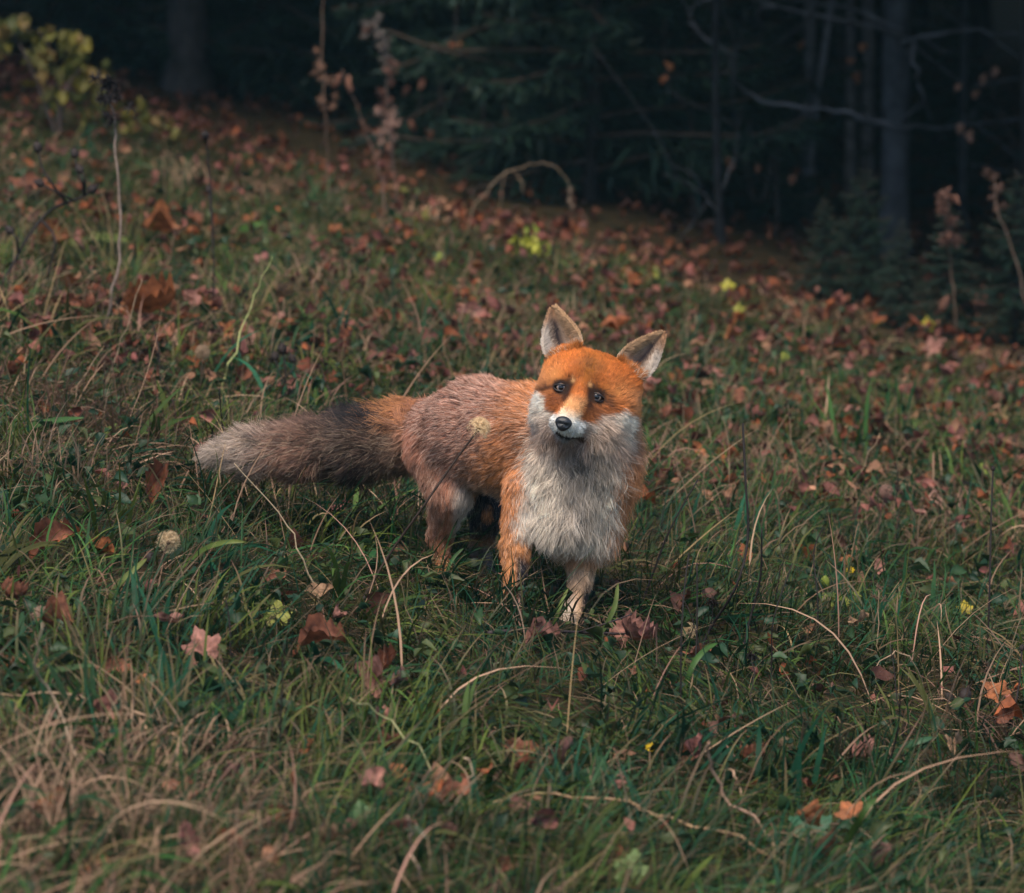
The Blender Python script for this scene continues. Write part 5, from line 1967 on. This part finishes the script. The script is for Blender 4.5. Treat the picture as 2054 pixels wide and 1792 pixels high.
    lobed(1482, 622, 26, (.26, .26, .03), 'smaller yellow green leaf just below the yellow lobed leaf', seed=7, group='yellow leaves on the slope', name='yellow_leaf')
    lobed(1861, 655, 34, (.40, .35, .04), 'lone bright yellow leaf at the foot of the wood edge', seed=8, lean=1.3, group='yellow leaves on the slope', name='yellow_leaf')
    lobed(1575, 720, 36, (.26, .28, .03), 'flat yellow green leaf amid brown leaves on the slope', lobes=3, seed=9, lean=.5, group='yellow leaves on the slope', name='yellow_leaf')
    lobed(1970, 945, 34, (.18, .24, .03), 'bright green leaf alone on the far slope', lobes=3, seed=10, lean=.7, group='yellow leaves on the slope', name='yellow_leaf')
    lobed(1935, 1224, 40, (.34, .26, .02), 'ragged yellow leaf low in brown grass', lobes=5, seed=11, group='yellow leaves on the slope', name='yellow_leaf')
    lobed(880, 330 + 190, 30, (.2, .24, .03), 'small yellowish leaf on the slope under the wide bow', lobes=3, seed=12, group='yellow leaves on the slope', name='yellow_leaf')

    def broad(base, pts, w, col, label, seed=0, tip=None, group='broad green blades'):
        """a broad arching strap leaf with real thickness"""
        q, dep, g = stalk_pts(base, pts, .02, seed)
        path = smooth_path(q, 13)
        k = len(path)
        d = unit(np.gradient(path, axis=0))
        sd_ = unit(np.cross(d, FWD))
        hw = np.interp(np.linspace(0, 1, k), [0, .2, .55, .85, 1], [.35, .8, 1, .7, .03]) * w * .62 / FX * dep / 2
        sd_ = unit(sd_ + FWD * .8)
        up = np.cross(sd_, d)
        V = []
        for s, h in ((-1, .55), (0, 0), (1, .55)):
            V.append(path + sd_ * (s * hw)[:, None] + up * (h * hw)[:, None] * -1)
        V = np.stack(V, 1).reshape(-1, 3)
        i = np.arange(k - 1)[:, None] * 3
        j = np.arange(2)[None]
        F = np.stack([i + j, i + 3 + j, i + 3 + j + 1, i + j + 1], -1).reshape(-1, 4)
        f = np.repeat(np.linspace(0, 1, k), 3)[:, None]
        c = np.array(col) * (1 - f) + np.array(tip if tip is not None else np.array(col) * 1.3) * f
        c = c * np.tile([.62, .8, .55], k)[:, None]
        t = thing('broad_blade', g, label, 'leaf', group)
        me = MB().add(V, F, c).build('leaf_blade', M_GREEN, t, g)
        so = me.modifiers.new('thickness', 'SOLIDIFY')
        so.thickness = .0006

    broad((130, 500), [(150, 488), (200, 480), (262, 484)], 46, (.13, .17, .035), 'big pale green leaf lying wide behind the pale stalk', 1)
    broad((470, 480), [(480, 470), (500, 458), (528, 448)], 34, (.05, .12, .015), 'bright green leaf propped up on the upper slope', 2)
    broad((620, 500), [(635, 488), (660, 474)], 26, (.06, .12, .015), 'small green leaf near the propped up leaf', 3)
    broad((200, 1215), [(235, 1180), (270, 1145), (295, 1120)], 26, (.10, .16, .04), 'stiff pale green blade under the dark withered pod', 4, (.2, .22, .06))
    broad((330, 1150), [(400, 1110), (450, 1090), (495, 1088)], 22, (.06, .13, .02), 'green blade lying outwards below the tail', 5, (.14, .17, .03))
    broad((-10, 900), [(40, 870), (90, 850), (170, 838)], 30, (.05, .12, .03), 'wide dark green blade in the tall grass uphill', 6)
    broad((200, 900), [(215, 870), (235, 850)], 20, (.14, .2, .04), 'short yellow green blade beside the wide dark blade', 7)
    broad((25, 1375), [(90, 1355), (150, 1340), (192, 1335)], 24, (.08, .14, .05), 'flat green blade by the straw patch', 8)
    broad((430, 1680), [(480, 1650), (520, 1635), (565, 1625)], 34, (.12, .17, .03), 'broad yellow green blade low in the near grass', 9, (.22, .24, .05))
    broad((492, 1680), [(488, 1640), (480, 1590)], 18, (.04, .10, .04), 'upright dark green blade crossing the broad yellow one', 10)
    broad((1180, 1290), [(1230, 1230), (1240, 1170)], 20, (.05, .11, .02), 'green blade rising at the front paw of the fox', 11, (.16, .2, .05))
    broad((1100, 1290), [(1120, 1230), (1140, 1180)], 16, (.05, .12, .02), 'bright green blade leaning on the front leg of the fox', 12, (.2, .24, .06))
    broad((1640, 1790), [(1690, 1710), (1735, 1630), (1760, 1600)], 30, (.05, .10, .02), 'dark green upright blade with a pale tip in deep grass', 13)
    broad((1760, 1650), [(1850, 1680), (1920, 1720), (1960, 1760)], 40, (.045, .10, .025), 'long broad dark green blade bending downhill', 14)
    broad((1770, 1540), [(1800, 1510), (1840, 1490), (1880, 1480)], 26, (.035, .10, .045), 'bluish green blade above the long broad blade', 15)
    broad((1365, 1400), [(1385, 1350), (1410, 1310), (1440, 1290)], 24, (.045, .11, .02), 'green blade standing by the straight dark stems', 16)
    broad((880, 1180), [(905, 1130), (930, 1100)], 14, (.05, .11, .03), 'green blade before the hind legs of the fox', 17)

    def flower(px, py, s, label, seed):
        g, dep = G(px, py + 40)
        c = P(px, py, dep)
        t = thing('yellow_flower', g, label, 'flower', 'small yellow flowers')
        MB().tube(smooth_path([g - [0, 0, .01], (g + c) / 2 + [.003, 0, 0], c], 7), .0008, 5, (.05, .08, .03)).build('stem', M_STEM, t, g)
        r = s / FX * dep / 2
        for k in range(9):
            a = 2 * math.pi * k / 9
            V, F = leaf_grid(LANCE, r, r * .32, .1, .3, 0, .02, na=5, nc=3, seed=k)
            V = V + [r * .55, 0, 0]
            R = np.array(Matrix.Rotation(.7, 3, 'X') @ Matrix.Rotation(a, 3, 'Z') @ Matrix.Rotation(-.5, 3, 'Y'))
            MB().add(V @ R.T + c, F, (.62, .42, .008)).build('petal', M_GREEN, t, g)
        MB().ball(c, (r * .3, r * .2), 8, 6, (.5, .3, .01)).build('centre', M_STEM, t, g)

    flower(1305, 1503, 28, 'bright yellow small flower open in dark green grass', 1)
    flower(1705, 1147, 22, 'tiny yellow flower nodding on the far slope', 2)

    # shrubs with yellow autumn leaves
    def shrub(stems, leaves, label, name='yellow_shrub', cols=((.16, .14, .025), (.13, .125, .03), (.18, .12, .035), (.09, .10, .03)), seed=0, size=.05, group='yellow leaved plants'):
        rr = np.random.default_rng(seed)
        base, dep = G(*stems[0][0])
        t = thing(name, base, label, 'shrub', group)
        for st in stems:
            q = np.array([base - [0, 0, .02]] + [P(a, b, dep + rr.normal(0, .03)) for a, b in st[1:]])
            stem(t, smooth_path(q), .006 * size / .05, .0025, (.06, .045, .04), base)
        for (px, py, sx, sy, n) in leaves:
            for k in range(n):
                c = P(px + rr.normal(0, sx), py + rr.normal(0, sy), dep + rr.normal(0, .1))
                L = size * rr.uniform(.7, 1.3)
                if rr.random() < .5:
                    V, F = leaf_lobed(5, L, int(rr.integers(0, 99)), .6, 27, .3)
                else:
                    V, F = leaf_grid(BEECH, L, L * .32, .3, .6, .5, .08, seed=int(rr.integers(0, 99)))
                R = np.array(Matrix.Rotation(rr.random() * 6.28, 3, 'Z') @ Matrix.Rotation(rr.uniform(.5, 1.6), 3, 'Y') @ Matrix.Rotation(rr.normal(0, .5), 3, 'X'))
                MB().add(V @ R.T + c, F, np.array(cols[rr.integers(0, len(cols))]) * rr.uniform(.7, 1.25)).build('leaf', M_GREEN, t, base)

    shrub([[(118, 275), (116, 200), (105, 110), (75, 60)], [(118, 275), (130, 190), (165, 140), (215, 165)], [(118, 275), (60, 130), (20, 60)]],
          [(45, 65, 30, 16, 24), (95, 115, 28, 28, 26), (110, 175, 16, 25, 14), (165, 130, 22, 22, 18), (185, 205, 26, 22, 16), (5, 80, 12, 14, 8), (200, 155, 16, 14, 8)],
          'shrub with hanging yellow green leaves at the top of the slope', seed=1, size=.062)
    shrub([[(300, 290), (290, 260), (262, 230)], [(300, 290), (310, 255), (335, 248)]],
          [(255, 245, 10, 14, 7), (280, 225, 12, 12, 9), (310, 240, 14, 14, 8), (335, 258, 10, 10, 5)],
          'low yellow leaved seedling beside the wood edge litter', seed=2, size=.05)
    shrub([[(1070, 540), (1050, 510), (1035, 480)], [(1070, 540), (1075, 505), (1090, 495)]],
          [(1045, 485, 16, 12, 12), (1075, 500, 14, 14, 12)], 'small yellow green seedling under the wide bow', seed=3, size=.036, cols=((.28, .28, .03), (.2, .24, .04)))
    shrub([[(1290, 575), (1285, 560), (1275, 545)]], [(1285, 548, 16, 8, 8)], 'tiny yellowish seedling at the leafy wood edge', seed=4, size=.034, cols=((.26, .26, .04), (.16, .18, .05)))
    shrub([[(800, 470), (790, 450), (780, 440)]], [(690, 375, 14, 10, 0), (815, 372, 4, 4, 2), (850, 440, 10, 8, 4)], 'sparse yellow leaved seedling below the bright pink cluster', seed=5, size=.032)
    shrub([[(1690, 1230), (1685, 1205), (1680, 1190)]], [(1680, 1195, 30, 10, 16)], 'patch of yellow green seedling leaves beyond the fox', seed=6, size=.024, cols=((.16, .2, .03), (.22, .24, .04)))

    # brown leaves still hanging on thin twigs in the wood
    def hanging(px, py, dist, n, label, seed, col=(.32, .12, .05), spread=14):
        rr = np.random.default_rng(seed)
        top = P(px + rr.normal(0, 5), py - 110, dist)
        c0 = P(px, py, dist)
        gx, gy = c0[0] + .1, c0[1] + .05
        g = np.array([gx, gy, gz(gx, gy)])
        t = thing('leafy_sapling', g, label, 'sapling', 'saplings with dead leaves in the wood')
        q = np.array([g, g + [0, .02, .35], c0 + [.05, 0, -.1], c0, top])
        stem(t, smooth_path(q, None, .006, seed), .004, .0015, (.05, .04, .04), g)
        for k in range(n):
            c = c0 + rr.normal(0, 1, 3) * spread / FX * dist * [1, .6, 1]
            V, F = leaf_grid(BEECH, .05, .016, .4, .9, .8, .08, seed=int(rr.integers(0, 99)))
            R = np.array(Matrix.Rotation(rr.random() * 6.28, 3, 'Z') @ Matrix.Rotation(rr.uniform(.3, 1.6), 3, 'Y'))
            MB().add(V @ R.T + c, F, np.array(col) * rr.uniform(.7, 1.4)).build('leaf', M_LEAF, t, g)

    hanging(915, 100, 16.6, 3, 'sapling holding two bright orange leaves before the spruces', 1, (.5, .2, .1), 16)
    hanging(1335, 145, 16.0, 2, 'sapling with one orange leaf before the widest trunk', 2, (.5, .19, .08), 8)
    hanging(835, 300, 17.0, 9, 'sapling with a scatter of brown leaves by the seed stalks', 3, (.30, .12, .075), 45)
    hanging(1990, 190, 15.8, 6, 'sapling with hanging pink brown leaves beyond the stout trunk', 4, (.36, .18, .12), 40)
    hanging(1690, 120, 16.5, 4, 'sapling with few rusty leaves near the leaning pole', 5, (.3, .12, .06), 60)
    hanging(1500, 350, 16.0, 5, 'sapling with dull leaves behind the low young spruce', 6, (.22, .1, .06), 50)
    hanging(560, 170, 18.5, 5, 'sapling with faint brown leaves beside the thin brown stalk', 7, (.24, .12, .08), 45)
    hanging(880, 170, 17.2, 4, 'sapling with faded leaves between the two seed stalks', 8, (.28, .13, .09), 45)


build_plants()


# ------------------------------------------------------------------ dusk haze between the trees
def build_haze():
    x0, x1, y0, y1, z0, z1 = -330, 330, -340, 400, -40, 42
    v = np.array([(x, y, z) for x in (x0, x1) for y in (y0, y1) for z in (z0, z1)], float)
    f = np.array([[0, 1, 3, 2], [4, 6, 7, 5], [0, 4, 5, 1], [2, 3, 7, 6], [0, 2, 6, 4], [1, 5, 7, 3]])
    m = bpy.data.materials.new('haze')
    m.use_nodes = True
    nt = m.node_tree
    nt.nodes.remove(nt.nodes['Principled BSDF'])
    pv = nt.nodes.new('ShaderNodeVolumePrincipled')
    pv.inputs['Color'].default_value = (.36, .70, .86, 1)
    pv.inputs['Density'].default_value = .0008
    nt.links.new(pv.outputs[0], nt.nodes['Material Output'].inputs['Volume'])
    me = mesh_np('haze', v, f, m, smooth=False)
    new_obj('haze', me, kind='stuff', label='thin bluish dusk haze hanging between the trees')


build_haze()
